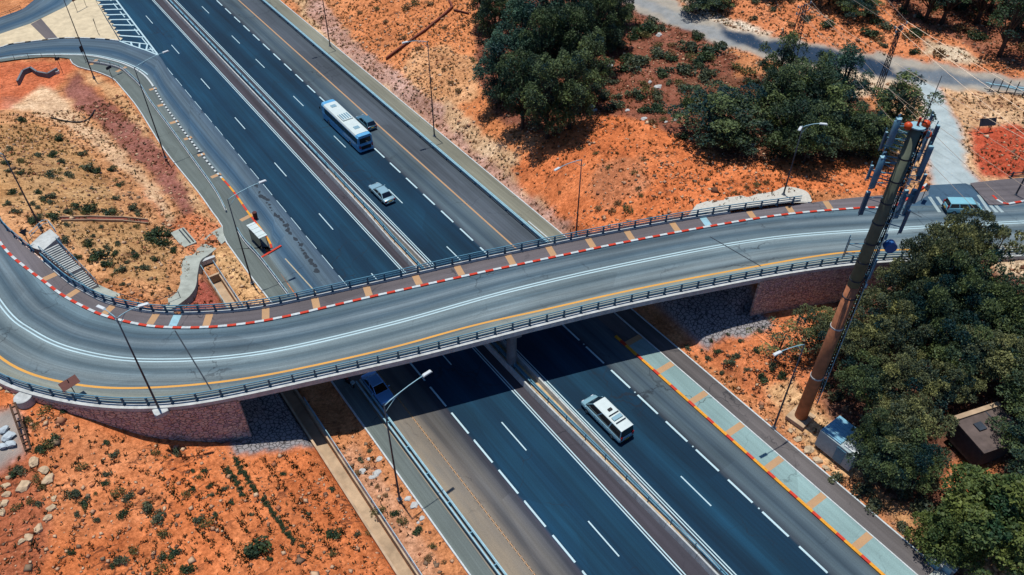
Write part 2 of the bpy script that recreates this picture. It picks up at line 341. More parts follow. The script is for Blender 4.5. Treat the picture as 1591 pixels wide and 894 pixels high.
def tps_fit(P):
    n=len(P); c=P[:,:2]/50; d=np.linalg.norm(c[:,None]-c[None],axis=2); K=np.where(d>0,d*d*np.log(d+1e-12),0)+np.eye(n)*2e-3
    A=np.block([[K,np.ones((n,1)),c],[np.ones((1,n)),np.zeros((1,3))],[c.T,np.zeros((2,3))]])
    return c,np.linalg.solve(A,np.concatenate([P[:,2],np.zeros(3)]))
TC,TW=tps_fit(tp)
def tps(x,y):
    q=np.stack([x,y],-1)/50; out=np.zeros(len(q))
    for a in range(0,len(q),20000):
        b=q[a:a+20000]; d=np.linalg.norm(b[:,None]-TC[None],axis=2); K=np.where(d>0,d*d*np.log(d+1e-12),0)
        out[a:a+20000]=K@TW[:len(TC)]+TW[len(TC)]+b@TW[len(TC)+1:]
    return out
def vnoise(x,y,scale,seed=0):
    x=x/scale+seed*17.3; y=y/scale-seed*9.1; xi=np.floor(x).astype(np.int64); yi=np.floor(y).astype(np.int64); fx=x-xi; fy=y-yi
    fx=fx*fx*(3-2*fx); fy=fy*fy*(3-2*fy)
    def h(a,b):
        v=(a*374761393+b*668265263+seed*1442695041)&0x7fffffff; v=((v^(v>>13))*1274126177)&0x7fffffff; return (v&0xffff)/65535.0
    return (h(xi,yi)*(1-fx)+h(xi+1,yi)*fx)*(1-fy)+(h(xi,yi+1)*(1-fx)+h(xi+1,yi+1)*fx)*fy
def fbm(x,y,s,seed=0,o=4): return sum(vnoise(x,y,s/2**k,seed+k)*.5**k for k in range(o))/sum(.5**k for k in range(o))-.5
SP=np.array([[p.x,p.y] for p in cl]); NRM=np.array([[q.x,q.y] for q in NR]); 
def road_rel(x,y):
    """signed offset from bridge spine and station index"""
    off=np.zeros(len(x)); st=np.zeros(len(x),dtype=int)
    for a in range(0,len(x),20000):
        q=np.stack([x[a:a+20000],y[a:a+20000]],-1); d=q[:,None]-SP[None]; i=np.argmin((d**2).sum(2),1); st[a:a+20000]=i
        off[a:a+20000]=(d[np.arange(len(i)),i]*NRM[i]).sum(1)
    return off,st
edgeL=21.7
def sm(t): t=np.clip(t,0,1); return t*t*(3-2*t)
# outer kerb of the left footway (px) and inner kerb of slip road
px_walk=[(110,93),(116,102),(135,108),(151,112),(176,122.5),(189,136),(215,168),(255,231),(309,299),(331,330),(346,351),(349,370),(363,391),(386,423),(397,438),(420,467)]
W_walk=[at(x,y,0) for x,y in px_walk]
walk_y=np.array([p.y for p in W_walk])[::-1]; walk_x=np.array([p.x for p in W_walk])[::-1]
def left_limit(y): # x of the outer edge of made ground on the left
    y=np.asarray(y,float)
    return np.interp(y,np.concatenate([[-100,58,66],walk_y,[230]]),np.concatenate([[17.6,17.6,17.4],walk_x,[walk_x[-1]-20]]))
def height(x,y):
    x=np.asarray(x,float); y=np.asarray(y,float)
    z=np.clip(tps(x,y),-1.2,13)
    rough=fbm(x,y,5,3)*.55+fbm(x,y,1.4,9)*.22
    z=z+rough
    # top-left slip roads and island are level
    ll=left_limit(y); t=sm((x-(ll-1.2))/1.0)
    far=sm((y-(141+ (18-x)*.55))/3.0)*sm((30-x)/3)
    flat=np.maximum(t*sm((56.2-x)/1.2),far)
    z=z*(1-flat)+(-.08)*flat
    # open drainage channel on the left
    ch=(x>12.2)&(x<13.7)&(y<86); z=np.where(ch,-.95,z)
    near=(np.abs(x-12.95)<1.6)&(y<88)&~ch; z=np.where(near,np.minimum(z,.02),z)
    # paved abutment slopes and ground under the road
    off,st=road_rel(x,y)
    e=OE[st]; r=OR[st]
    inL=6.3-.70*(x-2.0); inR=6.3-.72*(66.5-x); s=np.clip(np.maximum(inL,inR),-2,6.3)
    under=np.minimum(off-e,r-off)          # >0 inside footprint
    hidden=(x<6.9)|(x>62.4)
    slope=np.where(hidden,np.where(under>1.6,s,-9),s-np.clip(1.6-under,0,9)*1.7)
    corr=(x>11.6)&(x<55.6)
    z=np.where(corr,z,np.maximum(z,slope))
    z=np.where((under>-.25)&hidden,np.minimum(z,7.3),z); z=np.where((under>-.1)&(under<1.6)&hidden&(x<80)&(x>-6),np.minimum(z,np.where(x<7,np.clip(1.9-(x-3)*.45,1,6),1.8)),z)
    z=np.where((under>0)&~hidden,np.minimum(z,6.2),z)
    return z
def hz(x,y): return float(height(np.array([x]),np.array([y]))[0])
def ground(px,py,z0=3.0):
    """where the line of sight through a photo pixel meets the ground"""
    z=z0
    for _ in range(14):
        p=at(px,py,z); z=z*.4+.6*hz(p.x,p.y)
    p=at(px,py,z); return Vector((p.x,p.y,hz(p.x,p.y)))
ZONES=[ # colour (srgb), polygon (photo pixels)
((196,128,82),[(-900,-900),(2600,-900),(2600,2200),(-900,2200)]),
((205,117,68),[(-300,560),(0,600),(60,625),(390,686),(495,686),(645,900),(700,1300),(-300,1300)]),
((172,96,62),[(-300,640),(0,640),(70,720),(80,800),(60,894),(40,1200),(-300,1200)]),
((208,126,78),[(60,640),(130,660),(250,700),(260,790),(120,850),(60,780)]),
((168,158,148),[(-100,650),(28,632),(42,700),(8,728),(-100,760)]),
((200,142,104),[(520,700),(552,690),(620,780),(690,894),(760,1100),(700,1100),(640,894),(580,790)]),
((204,146,98),[(-300,150),(110,150),(330,330),(350,420),(340,480),(100,430),(0,350),(-300,300)]),
((186,140,92),[(-100,190),(60,190),(150,250),(190,330),(270,380),(260,440),(180,430),(60,330),(-100,300)]),
((196,108,70),[(-200,95),(110,95),(118,108),(70,150),(30,172),(-200,165)]),
((190,118,88),[(0,155),(50,150),(85,160),(70,175),(0,170)]),
((218,178,136),[(60,135),(100,150),(130,185),(190,230),(240,290),(268,335),(282,372),(262,372),(232,310),(190,262),(120,205),(60,178),(20,170),(35,150)]),
((208,160,112),[(118,108),(150,116),(190,140),(250,232),(330,332),(345,352),(345,375),(310,350),(262,262),(215,198),(150,135)]),
((146,92,76),[(98,136),(121,113),(151,146),(188,177),(235,214),(260,248),(290,299),(300,330),(285,335),(255,300),(218,250),(181,219),(144,182),(117,164)]),
((200,122,80),[(200,270),(236,312),(262,350),(290,335),(300,330),(345,352),(340,400),(300,400),(255,350)]),
((172,92,74),[(345,478),(250,478),(285,448),(312,430),(322,430)]),
((210,162,110),[(325,395),(350,378),(400,440),(425,480),(370,480),(345,430)]),
((206,166,122),[(420,-60),(470,-30),(520,30),(600,110),(700,205),(860,350),(860,380),(800,340),(640,190),(480,40)]),
((186,142,120),[(470,-40),(520,30),(565,78),(622,112),(682,162),(747,217),(802,262),(862,312),(900,355),(866,368),(780,296),(720,240),(650,180),(590,130),(540,92),(480,25)]),
((208,130,80),[(500,-60),(960,-60),(960,60),(900,220),(840,210),(800,262),(747,217),(682,162),(622,112),(565,78),(530,30)]),
((208,150,102),[(640,80),(690,70),(740,90),(742,150),(700,170),(650,140),(625,110)]),
((208,168,126),[(690,150),(745,200),(820,262),(870,318),(842,322),(760,250),(690,190)]),
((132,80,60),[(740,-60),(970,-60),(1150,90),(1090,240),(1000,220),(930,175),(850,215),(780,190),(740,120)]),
((212,120,70),[(790,262),(850,215),(930,178),(1010,190),(1060,220),(1120,245),(1250,250),(1390,250),(1420,300),(1240,300),(1090,325),(900,372),(880,345),(800,280)]),
((188,116,76),[(930,250),(1000,240),(1010,290),(940,330),(915,300)]),
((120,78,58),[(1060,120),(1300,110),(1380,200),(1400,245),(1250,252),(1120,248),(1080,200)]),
((206,126,80),[(1100,0),(1400,0),(1500,60),(1591,100),(1800,140),(1591,122),(1450,98),(1300,74),(1150,46)]),
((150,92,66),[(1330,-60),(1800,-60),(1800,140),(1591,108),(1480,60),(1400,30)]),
((196,168,134),[(1440,60),(1500,75),(1540,95),(1480,98),(1430,85)]),
((96,72,70),[(1070,-40),(1120,-10),(1110,18),(1070,18)]),
((214,190,160),[(1040,-20),(1080,-20),(1110,20),(1200,50),(1200,70),(1100,45)]),
((170,162,148),[(940,-20),(1030,-20),(1070,22),(1150,48),(1300,74),(1450,97),(1600,124),(1900,180),(1900,230),(1600,148),(1480,142),(1400,130),(1300,122),(1200,95),(1100,62),(1000,24)]),
((150,152,150),[(960,-10),(1010,0),(1070,30),(1150,62),(1190,70),(1150,75),(1060,45)]),
((48,66,86),[(1110,40),(1180,58),(1260,72),(1372,94),(1405,124),(1340,112),(1230,94),(1150,72)]),
((112,122,130),[(1400,104),(1591,132),(1591,142),(1480,134),(1400,124)]),
((218,192,160),[(1230,97),(1330,112),(1400,128),(1420,150),(1380,145),(1330,150),(1260,125)]),
((206,160,116),[(1380,140),(1425,140),(1445,200),(1440,300),(1410,300),(1385,240)]),
((210,166,122),[(1465,140),(1591,150),(1900,200),(1900,320),(1591,320),(1540,300),(1500,250),(1490,190)]),
((186,84,56),[(1505,205),(1560,195),(1650,200),(1650,272),(1530,276),(1510,240)]),
((178,192,192),[(1425,128),(1462,138),(1478,170),(1492,210),(1502,255),(1528,296),(1545,330),(1440,330),(1448,290),(1446,240),(1438,190),(1430,150)]),
((206,140,86),[(1420,290),(1452,285),(1460,302),(1445,310),(1425,305)]),
((206,122,76),[(1050,535),(1200,480),(1330,460),(1330,520),(1260,640),(1200,640),(1140,590)]),
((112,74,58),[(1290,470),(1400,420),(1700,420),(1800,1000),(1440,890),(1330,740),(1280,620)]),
((216,168,118),[(1185,600),(1230,590),(1330,700),(1345,740),(1300,740),(1240,680)]),
((206,150,100),[(1330,740),(1420,800),(1470,870),(1430,860),(1380,800)]),
((208,128,80),[(1480,720),(1560,720),(1530,770),(1470,790),(1460,750)]),
((210,160,112),[(1500,880),(1560,840),(1650,860),(1650,960),(1500,960)]),
((206,178,142),[(1535,400),(1650,400),(1650,440),(1560,430)]),
]
def inpoly(X,Y,poly):
    r=np.zeros(len(X),bool); n=len(poly); j=n-1
    for i in range(n):
        xi,yi=poly[i]; xj,yj=poly[j]
        c=((yi>Y)!=(yj>Y))&(X<(xj-xi)*(Y-yi)/(yj-yi+1e-12)+xi); r^=c; j=i
    return r
def topix(x,y,z):
    c=np.stack([x,y,z-H],-1)@RW; d=np.maximum(-c[:,2],1); return CX+F*c[:,0]/d, CY-F*c[:,1]/d
TRACK=((170,162,148),(150,152,150),(48,66,86),(112,122,130),(178,192,192),(168,158,148),(218,192,160))
def build_terrain():
    xs=np.concatenate([[-2600,-1200,-500,-200,-110,-75,-55],np.arange(-42,178,.55),[185,200,230,300,600,1400,2800]])
    ys=np.concatenate([[-2600,-1000,-300,-90,-40,-20],np.arange(-8,140,.55),np.arange(140,262,.9),[270,300,400,800,1600,3000]])
    X,Y=np.meshgrid(xs,ys); x=X.ravel(); y=Y.ravel(); z=height(np.clip(x,-70,230),np.clip(y,-30,270))
    nx,ny=len(xs),len(ys); i=np.arange(nx*ny).reshape(ny,nx)
    f=np.stack([i[:-1,:-1],i[:-1,1:],i[1:,1:],i[1:,:-1]],-1).reshape(-1,4)
    me=bpy.data.meshes.new('ground'); me.vertices.add(len(x)); me.vertices.foreach_set('co',np.stack([x,y,z],-1).ravel())
    me.loops.add(f.size); me.loops.foreach_set('vertex_index',f.ravel().astype(np.int32)); me.polygons.add(len(f)); me.polygons.foreach_set('loop_start',np.arange(0,f.size,4,dtype=np.int32)); me.polygons.foreach_set('loop_total',np.full(len(f),4,dtype=np.int32))
    me.polygons.foreach_set('use_smooth',np.ones(len(f),bool)); me.update(calc_edges=True); me.validate()
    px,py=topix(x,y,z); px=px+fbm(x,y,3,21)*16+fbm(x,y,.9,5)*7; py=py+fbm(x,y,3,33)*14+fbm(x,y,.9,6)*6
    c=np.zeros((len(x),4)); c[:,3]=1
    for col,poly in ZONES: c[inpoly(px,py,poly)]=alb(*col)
    # stone-pitched abutment slopes
    off,st=road_rel(x,y); under=np.minimum(off-OE[st],OR[st]-off)
    stn=(under+fbm(x,y,2,77)*1.5>-2.1)&(((x>5)&(x<12.2))|((x>55.4)&(x<64)))&(y>20); c[stn]=alb(150,146,146)
    C=c.reshape(ny,nx,4)
    for _ in range(1):
        D=C.copy(); D[1:-1,1:-1]=(C[1:-1,1:-1]*2+C[:-2,1:-1]+C[2:,1:-1]+C[1:-1,:-2]+C[1:-1,2:])/6; C=D
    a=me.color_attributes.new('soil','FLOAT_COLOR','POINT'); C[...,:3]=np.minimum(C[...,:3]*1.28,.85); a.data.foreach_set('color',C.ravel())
    a3_=me.attributes.new('calm','FLOAT','POINT'); cm=np.zeros(len(x)); [cm.__setitem__(inpoly(px,py,po),1.0) if cc_ in TRACK else cm.__setitem__(inpoly(px,py,po),0.0) for cc_,po in ZONES]; a3_.data.foreach_set('value',cm.astype(np.float32)); a2=me.attributes.new('paved','FLOAT','POINT'); a2.data.foreach_set('value',stn.astype(np.float32))
    m,n,l,b=newmat('bare_soil'); at_=n.new('ShaderNodeAttribute'); at_.attribute_name='soil'; p=pos(n)
    sv=n.new('ShaderNodeAttribute'); sv.attribute_name='paved'
    c0=mixc(n,l,1.0,at_.outputs[0],ramp(n,l,noise(n,l,.22,6,.65,p),[(.28,(.70,.66,.66,1)),(.5,(1,1,1,1)),(.74,(1.32,1.36,1.42,1))]),'MULTIPLY')
    c0=mixc(n,l,1.0,c0,ramp(n,l,noise(n,l,1.5,6,.72,p),[(.3,(.62,.58,.56,1)),(.5,(1,1,1,1)),(.7,(1.3,1.34,1.4,1))]),'MULTIPLY')
    c0=mixc(n,l,1.0,c0,ramp(n,l,noise(n,l,3.2,6,.85,p),[(.34,(.5,.46,.44,1)),(.5,(1,1,1,1)),(.66,(1.45,1.5,1.6,1))]),'MULTIPLY')
    # wide drifts where paler or browner earth shows
    c0=mixc(n,l,ramp(n,l,noise(n,l,.11,5,.6,p,1.0),[(.45,0.0),(.68,.55)]),c0,mixc(n,l,1.0,c0,(1.25,1.5,1.75,1),'MULTIPLY'))
    c0=mixc(n,l,ramp(n,l,noise(n,l,.35,6,.65,mapping(n,l,p,(1,1.7,1))),[(.55,0.0),(.72,.5)]),c0,mixc(n,l,1.0,c0,(.6,.55,.6,1),'MULTIPLY'))
    cal=n.new('ShaderNodeAttribute'); cal.attribute_name='calm'
    soft=mixc(n,l,1.0,at_.outputs[0],ramp(n,l,noise(n,l,.5,6,.65,p),[(.3,.8),(.7,1.15)]),'MULTIPLY'); c0=mixc(n,l,cal.outputs['Fac'],c0,soft)
    # dry cracks, furrows and root lines
    vc=n.new('ShaderNodeTexVoronoi'); vc.feature='DISTANCE_TO_EDGE'; vc.inputs['Scale'].default_value=.42; 
    wn=n.new('ShaderNodeTexNoise'); wn.inputs['Scale'].default_value=.8; wn.inputs['Detail'].default_value=5; l.new(p,wn.inputs['Vector']); wa=n.new('ShaderNodeVectorMath'); wa.operation='MULTIPLY_ADD'; l.new(wn.outputs['Color'],wa.inputs[0]); wa.inputs[1].default_value=(2.2,2.2,0); l.new(mapping(n,l,p,(.5,1.6,0)),wa.inputs[2]); l.new(wa.outputs[0],vc.inputs['Vector'])
    ln=ramp(n,l,vc.outputs['Distance'],[(.012,1.0),(.04,0.0)]); lm=n.new('ShaderNodeMath'); lm.operation='MULTIPLY'; l.new(ln,lm.inputs[0]); l.new(ramp(n,l,noise(n,l,.3,4,.6,p),[(.48,0.0),(.6,.75)]),lm.inputs[1])
    ic=n.new('ShaderNodeMath'); ic.operation='SUBTRACT'; ic.inputs[0].default_value=1; l.new(cal.outputs['Fac'],ic.inputs[1]); lx=n.new('ShaderNodeMath'); lx.operation='MULTIPLY'; l.new(lm.outputs[0],lx.inputs[0]); l.new(ic.outputs[0],lx.inputs[1])
    c0=mixc(n,l,lx.outputs[0],c0,alb(96,58,44))
    # pale stones and dry litter lying in the soil
    v=n.new('ShaderNodeTexVoronoi'); v.inputs['Scale'].default_value=2.6; l.new(p,v.inputs['Vector']); msk=ramp(n,l,v.outputs['Distance'],[(.10,1.0),(.2,0.0)])
    k=n.new('ShaderNodeMath'); k.operation='MULTIPLY'; l.new(msk,k.inputs[0]); l.new(ramp(n,l,noise(n,l,.5,3,.6,p),[(.48,0.0),(.62,.8)]),k.inputs[1])
    c0=mixc(n,l,k.outputs[0],c0,alb(232,190,150))
    # set stones of the paved slopes
    vs=n.new('ShaderNodeTexVoronoi'); vs.feature='DISTANCE_TO_EDGE'; vs.inputs['Scale'].default_value=2.2; l.new(p,vs.inputs['Vector'])
    e=ramp(n,l,vs.outputs['Distance'],[(.03,.25),(.12,1.15)]); sc=mixc(n,l,1.0,alb(165,160,160),e,'MULTIPLY')
    c0=mixc(n,l,sv.outputs['Fac'],c0,sc)
    l.new(c0,b.inputs['Base Color']); b.inputs['Roughness'].default_value=.97; b.inputs['Specular IOR Level'].default_value=.1
    hsum=n.new('ShaderNodeMath'); hsum.operation='ADD'; l.new(noise(n,l,1.6,8,.72,p),hsum.inputs[0]); l.new(noise(n,l,7,6,.8,p),hsum.inputs[1])
    bump(n,l,b,hsum.outputs[0],.7,.2)
    me.materials.append(m); o=link_mesh('ground',me); tag(o,kind='structure'); return c
build_terrain()
# ================================================================== ROADS
def adopt(ch,par):
    ch.parent=par; ch.matrix_parent_inverse=Matrix.Translation(-par.location); return ch
def WB(mb,name,mats,par,smooth=False,bevel=0):
    return adopt(mb.build(name,mats,None,smooth,bevel),par)
def hstrip(mb,xa,xb,ya,yb,z,mi=0,step=6):
    if mb.uv is None: mb.uv=[]
    n=max(1,int(abs(yb-ya)/step)); vs=[];fs=[]
    for i in range(n+1):
        y=ya+(yb-ya)*i/n
        a=xa(y) if callable(xa) else xa; b=xb(y) if callable(xb) else xb
        vs+=[(a,y,z),(b,y,z)]; mb.uv+=[(y,a),(y,b)]
    for i in range(n): fs.append((2*i,2*i+1,2*i+3,2*i+2))
    return mb.add(vs,fs,mi)
def rng_y(ya,yb,period,length):
    out=[];y=ya
    while y<yb: out.append((y,y+length)); y+=period
    return out
def px2(pts,z): return [at(x,y,z) for x,y in pts]
hw=MB(); 
hstrip(hw,26.15,52.3,-60,420,0.0); hstrip(hw,19.2,26.15,-60,63,0.0)
gore=px2([(140,-30),(166,-30),(180.5,0),(245.5,85.5),(228,78.6),(204,70.7),(185.4,63.6),(165,30),(148,0)],0.004)
hw.add(gore,[tuple(range(len(gore)))[::-1]]); hw.uv+=[(p.y,28+(p.x-18)*.3) for p in gore]
hwy=hw.build('highway',[MT['highway']]); tag(hwy,kind='structure')
mk=MB(); zM=.005
cen=[28.8,43.4,58,73,88.7,104.5,121,137.4,153.8,170,186,202,218,234,250]
for k,y in enumerate(cen[::1]):
    hstrip(mk,29.83,29.97,y-4.5,y,zM)
for y in [27.3,57,72,88.2,106.3,127.1-5,143-4,151.1,168,184,200,216,232,248,13,-2]: hstrip(mk,40.74,40.88,y-4.2,y,zM)
hstrip(mk,29.83,29.97,8.5,13.5,zM); 
y=-6.0
while y<260:
    per=4.5 if y<62 else 5.0
    hstrip(mk,44.30,44.52,y,y+3.25,zM); hstrip(mk,26.08,26.28,y+.7,y+.7+3.4,zM); y+=per
for xa,xb in((33.30,33.42),(33.58,33.70),(37.08,37.20),(37.36,37.48)): hstrip(mk,xa,xb,-60,420,zM)
mk.uv=None
o=mk.build('lane_markings',[MT['mark_white']]); o.parent=hwy
mk=MB(); hstrip(mk,48.12,48.36,56,420,zM)
y=-20
while y<62: hstrip(mk,22.32,22.5,y,y+.42,zM,step=9); y+=.62
hstrip(mk,22.32,22.36,-60,62,zM); hstrip(mk,22.46,22.5,-60,62,zM)
mk.uv=None; o=mk.build('edge_line',[MT['mark_tan']]); o.parent=hwy
# dotted studs at the end of the dashes on the near carriageways
mk=MB()
for yy in range(-2,50,9): mk.box((26.2,yy+.1,.012),(.16,.16,.02)); mk.box((44.42,yy+4.2,.012),(.16,.16,.02))
o=mk.build('road_stud',[MT['mark_white']]); o.parent=hwy; o['kind']='stuff'
def line_px(mb,pts,wd,z):
    P=px2(pts,z)
    for a,b in zip(P[:-1],P[1:]):
        d=(b-a).normalized(); q=Vector((-d.y,d.x,0))*wd/2; mb.add([a-q,b-q,b+q,a+q],[(0,1,2,3)])
mk=MB(); S=6.364
for a,b,yy,y2 in[(930,1150,5,-2),(970,1172,48,42),(1000,1207,97,92),(1038,1243,148,143),(1070,1285,196,193),(1105,1326,246,250),(1145,1370,302,300),(1185,1418,352,368)]:
    line_px(mk,[(a/S,yy/S),(b/S,y2/S)],.42,.012)
line_px(mk,[(170,-25),(180.5,0),(245.5,85.5)],.30,.0135)
line_px(mk,[(190,64),(231,69)],.3,.012); line_px(mk,[(185,63.6),(204,70.7),(228,78.6),(246,86)],.3,.0145)
for a in[((203,65),(205,71)),((217,67),(216.5,75)),((229,69),(227,78)),((229,77),(239,77))]: line_px(mk,a,.3,.011)
o=mk.build('hatched_marking',[MT['mark_white']]); o.parent=hwy
# ---- slip road on the left and the second branch behind it
def rs2(P,n):
    d=[0]
    for a,b in zip(P[:-1],P[1:]): d.append(d[-1]+(b-a).length)
    out=[]
    for i in range(n):
        s=d[-1]*i/(n-1); j=max(0,min(len(d)-2,int(np.searchsorted(d,s))-1)); t=(s-d[j])/max(1e-9,d[j+1]-d[j]); out.append(P[j].lerp(P[j+1],min(1,max(0,t))))
    return out,d[-1]
def pair_strip(mb,A,B,n,z,w=None,mi=0):
    if mb.uv is None: mb.uv=[]
    a,L=rs2(A,n); b,_=rs2(B,n); vs=[];fs=[]
    for i in range(n):
        ww=w or (a[i]-b[i]).length
        vs+=[(a[i].x,a[i].y,z),(b[i].x,b[i].y,z)]; mb.uv+=[(L*i/(n-1),0),(L*i/(n-1),ww)]
    for i in range(n-1): fs.append((2*i,2*i+1,2*i+3,2*i+2))
    return mb.add(vs,fs,mi)
V0=lambda x,y:Vector((x,y,0))
in_px=[(404,404),(424,386),(414,366),(386,329),(362,295),(329,258),(292,211),(255,161),(235.7,129),(220,113),(196,100.6),(170,92.7),(141,87),(110,85.6),(70.7,85.6),(36,88),(0,92.7),(-60,102)]
IN=[V0(20.35,60),V0(20.35,84)]+px2(in_px[1:],0)
out_px=[(228,78.6),(204,70.7),(185.4,63.6),(162,61),(130,59.4),(94,59.7),(52,64.4),(15.7,69),(0,74),(-60,86)]
OUT=[V0(26.2,y) for y in range(60,147,6)]+[at(246,85.5,0)]+px2(out_px,0)
INs=catmull(IN,6); OUTs=catmull(OUT,4)
# match stations by splitting at the nose so the two edges stay opposite each other
def nearest(P,q): return min(range(len(P)),key=lambda i:(P[i]-q).length)
rp=MB()
cuts=[(0,0)]
for q,r in[(at(292,211,0),V0(26.2,132)),(at(235.7,129,0),at(246,85.5,0)),(at(170,92.7,0),at(185.4,63.6,0)),(at(70.7,85.6,0),at(73,62,0))]: cuts.append((nearest(INs,q),nearest(OUTs,r)))
cuts.append((len(INs)-1,len(OUTs)-1))
for (a0,b0),(a1,b1) in zip(cuts[:-1],cuts[1:]): pair_strip(rp,INs[a0:a1+1],OUTs[b0:b1+1],24,.008,8)
bo=px2([(-60,50),(-20,35),(0,27),(17,21),(36,14),(53,0),(70,-20)],0); bi=px2([(-60,74),(-20,60),(0,53),(47.5,37),(64,28.7),(105.6,9),(135,-20)],0)
pair_strip(rp,bi,bo,30,.008,8)
sl=rp.build('slip_road',[MT['ramp_asphalt']]); tag(sl,kind='structure')
mk=MB()
def curve_line(mb,P,wd,z,off=0):
    T=tangents(P); vs=[];fs=[]
    for p,t in zip(P,T):
        q=Vector((-t.y,t.x,0)); a=p+q*(off-wd/2); b=p+q*(off+wd/2); vs+=[(a.x,a.y,z),(b.x,b.y,z)]
    for i in range(len(P)-1): fs.append((2*i,2*i+1,2*i+3,2*i+2))
    mb.add(vs,fs)
k0=nearest(INs,at(255,161,0)); curve_line(mk,INs[k0+10:],.18,.014,-.45)
o=mk.build('edge_line',[MT['mark_white']]); o.parent=sl
mk=MB(); rc=random.Random(9)
cp=[(398,286),(404,300),(414,312),(422,328),(436,342),(446,352),(452,366),(466,380),(478,398),(486,412),(496,424)]
for a_,b_ in zip(cp[:-1],cp[1:]):
    for k in range(4):
        t=k/4; x=a_[0]+(b_[0]-a_[0])*t+rc.uniform(-2,2); y=a_[1]+(b_[1]-a_[1])*t+rc.uniform(-2,2); c=at(x,y,.0115); r=rc.uniform(.12,.42); mk.poly([c+Vector((math.cos(q)*r*rc.uniform(.5,1.2),math.sin(q)*r*1.5*rc.uniform(.5,1.2),rc.uniform(0,.0008))) for q in [i_*6.283/7 for i_ in range(7)]])
o=mk.build('tar_stain',[MT['kerb_black']]); o.parent=sl
mk=MB(); line_px(mk,[(443,402),(505,470)],.16,.014); o=mk.build('bay_line',[MT['mark_pale']]); o.parent=sl
# ---- kerbs as alternating painted blocks
def kerb(name,P,mats,blk,wd,z0,z1,off=0,label=None):
    P=resample(P,blk); mb=MB(); T=tangents(P)
    for i in range(len(P)-1):
        vs=[]
        for p,t in((P[i],T[i]),(P[i+1],T[i+1])):
            q=Vector((-t.y,t.x,0))
            for oo,zz in((off,z0),(off+wd,z0),(off+wd,z1),(off,z1)): vs.append((p.x+q.x*oo,p.y+q.y*oo,zz))
        mb.add(vs,[(0,4,5,1),(1,5,6,2),(2,6,7,3),(3,7,4,0),(0,1,2,3),(7,6,5,4)],i%len(mats))
    o=mb.build(name,mats); tag(o,kind='structure'); return o
KW,KR,KY,KB=MT['kerb_white'],MT['kerb_red'],MT['kerb_yellow'],MT['kerb_black']
ka=nearest(INs,at(424,386,0)); kb=nearest(INs,at(345,276,0)); kc=nearest(INs,at(240,134,0)); kd=nearest(INs,at(150,88,0))
kerb('kerb',INs[ka:kb+1],[KR,KY,KY,KR],.9,.28,-.05,.14)
kerb('kerb',INs[kb:kc+1],[KW,KB],.55,.28,-.05,.14)
kerb('kerb',INs[kc:],[KW,KW,KW],1.2,.26,-.05,.14)
kerb('kerb',[at(404,404,0),at(438,383.5,0)],[KR],.8,.3,-.05,.16)
island_px=[(-60,74),(-20,60),(0,53),(47,37),(64,29),(105,9),(133,-18),(140,-30),(148,0),(156,14),(165,30),(175,46),(185,63),(162,61),(130,59.4),(94,59.7),(52,64.4),(15.7,69),(0,74),(-60,86)]
isl=MB(); P=px2(island_px,.1); isl.poly(P[::-1]); isl.poly([Vector((p.x,p.y,-.1)) for p in P])
MT['island']=simple('pale_paving',(226,208,172),.95,var=.18,scale=.7,bmp=.3)
tag(isl.build('traffic_island',[MT['island']]),kind='structure')
isl=MB(); isl.poly(px2([(47.5,37.6),(64,29.2),(90,59.6),(72,61.8)],.104)[::-1]); isl.uv=[(0,0),(0,3),(8,3),(8,0)]
tag(isl.build('island_crossing',[MT['deck_walk']]),kind='structure')
kerb('kerb',catmull(px2([(186,63.7),(162,61),(130,59.4),(94,59.7),(52,64.4),(15.7,69),(0,74),(-60,86)],0),8),[KW,KW,KB,],1.0,.25,-.05,.15)
tm=MB()
for i in range(12):
    t=i/12; x=146+41*t; y=-4+67*t; tm.poly(px2([(x,y),(x+7,y+2.2),(x+3.4,y+5.6)],.012)[::-1])
tag(tm.build('paving_teeth',[MT['island']]),kind='structure')
# ---- left footway (both sides of the hand rail) and its edging
OUTW=[V0(17.6,-40),V0(17.6,58)]+W_walk[::-1]+px2([(90,90),(60,90),(0,97),(-60,107)],0)
INW=[V0(19.2,-40),V0(19.4,58),V0(20.1,76)]+[p for p in INs[6:]]
fw=MB(); OW=catmull(OUTW,6); 
cuts=[(0,0)]
for q,r in[(V0(17.6,58),V0(19.4,58)),(at(397,438,0),V0(20.1,76)),(at(349,370,0),at(410,362,0)),(at(309,299,0),at(345,276,0)),(at(215,168,0),at(255,161,0)),(at(151,112,0),at(196,100.6,0)),(at(110,93,0),at(141,87,0))]: cuts.append((nearest(OW,q),nearest(INW,r)))
cuts.append((len(OW)-1,len(INW)-1))
for (a0,b0),(a1,b1) in zip(cuts[:-1],cuts[1:]): pair_strip(fw,OW[a0:a1+1],INW[b0:b1+1],26,.10,3)
fwo=fw.build('footway',[MT['grey_walk']]); tag(fwo,kind='structure')
mb=MB()
for (xa,ya),(xb,yb) in[((151,92),(141,101)),((196,104),(181,112)),((232,140),(243,137)),((245,165),(256,162)),((264,192),(277,188)),((286,217),(298,213)),((307,242),(318,239)),((328,276),(343,270)),((374,343),(393,333))]:
    a,b=at(xa,ya,.104),at(xb,yb,.104); d=(b-a).normalized(); q=Vector((-d.y,d.x,0))*.35; mb.add([a-q,b-q,b+q,a+q],[(0,1,2,3)])
o=mb.build('paving_band',[MT['mark_tan']]); o.parent=fwo
kerb('footway_edging',OW[:nearest(OW,at(110,93,0))+1],[KW],2.0,.16,-.3,.15)
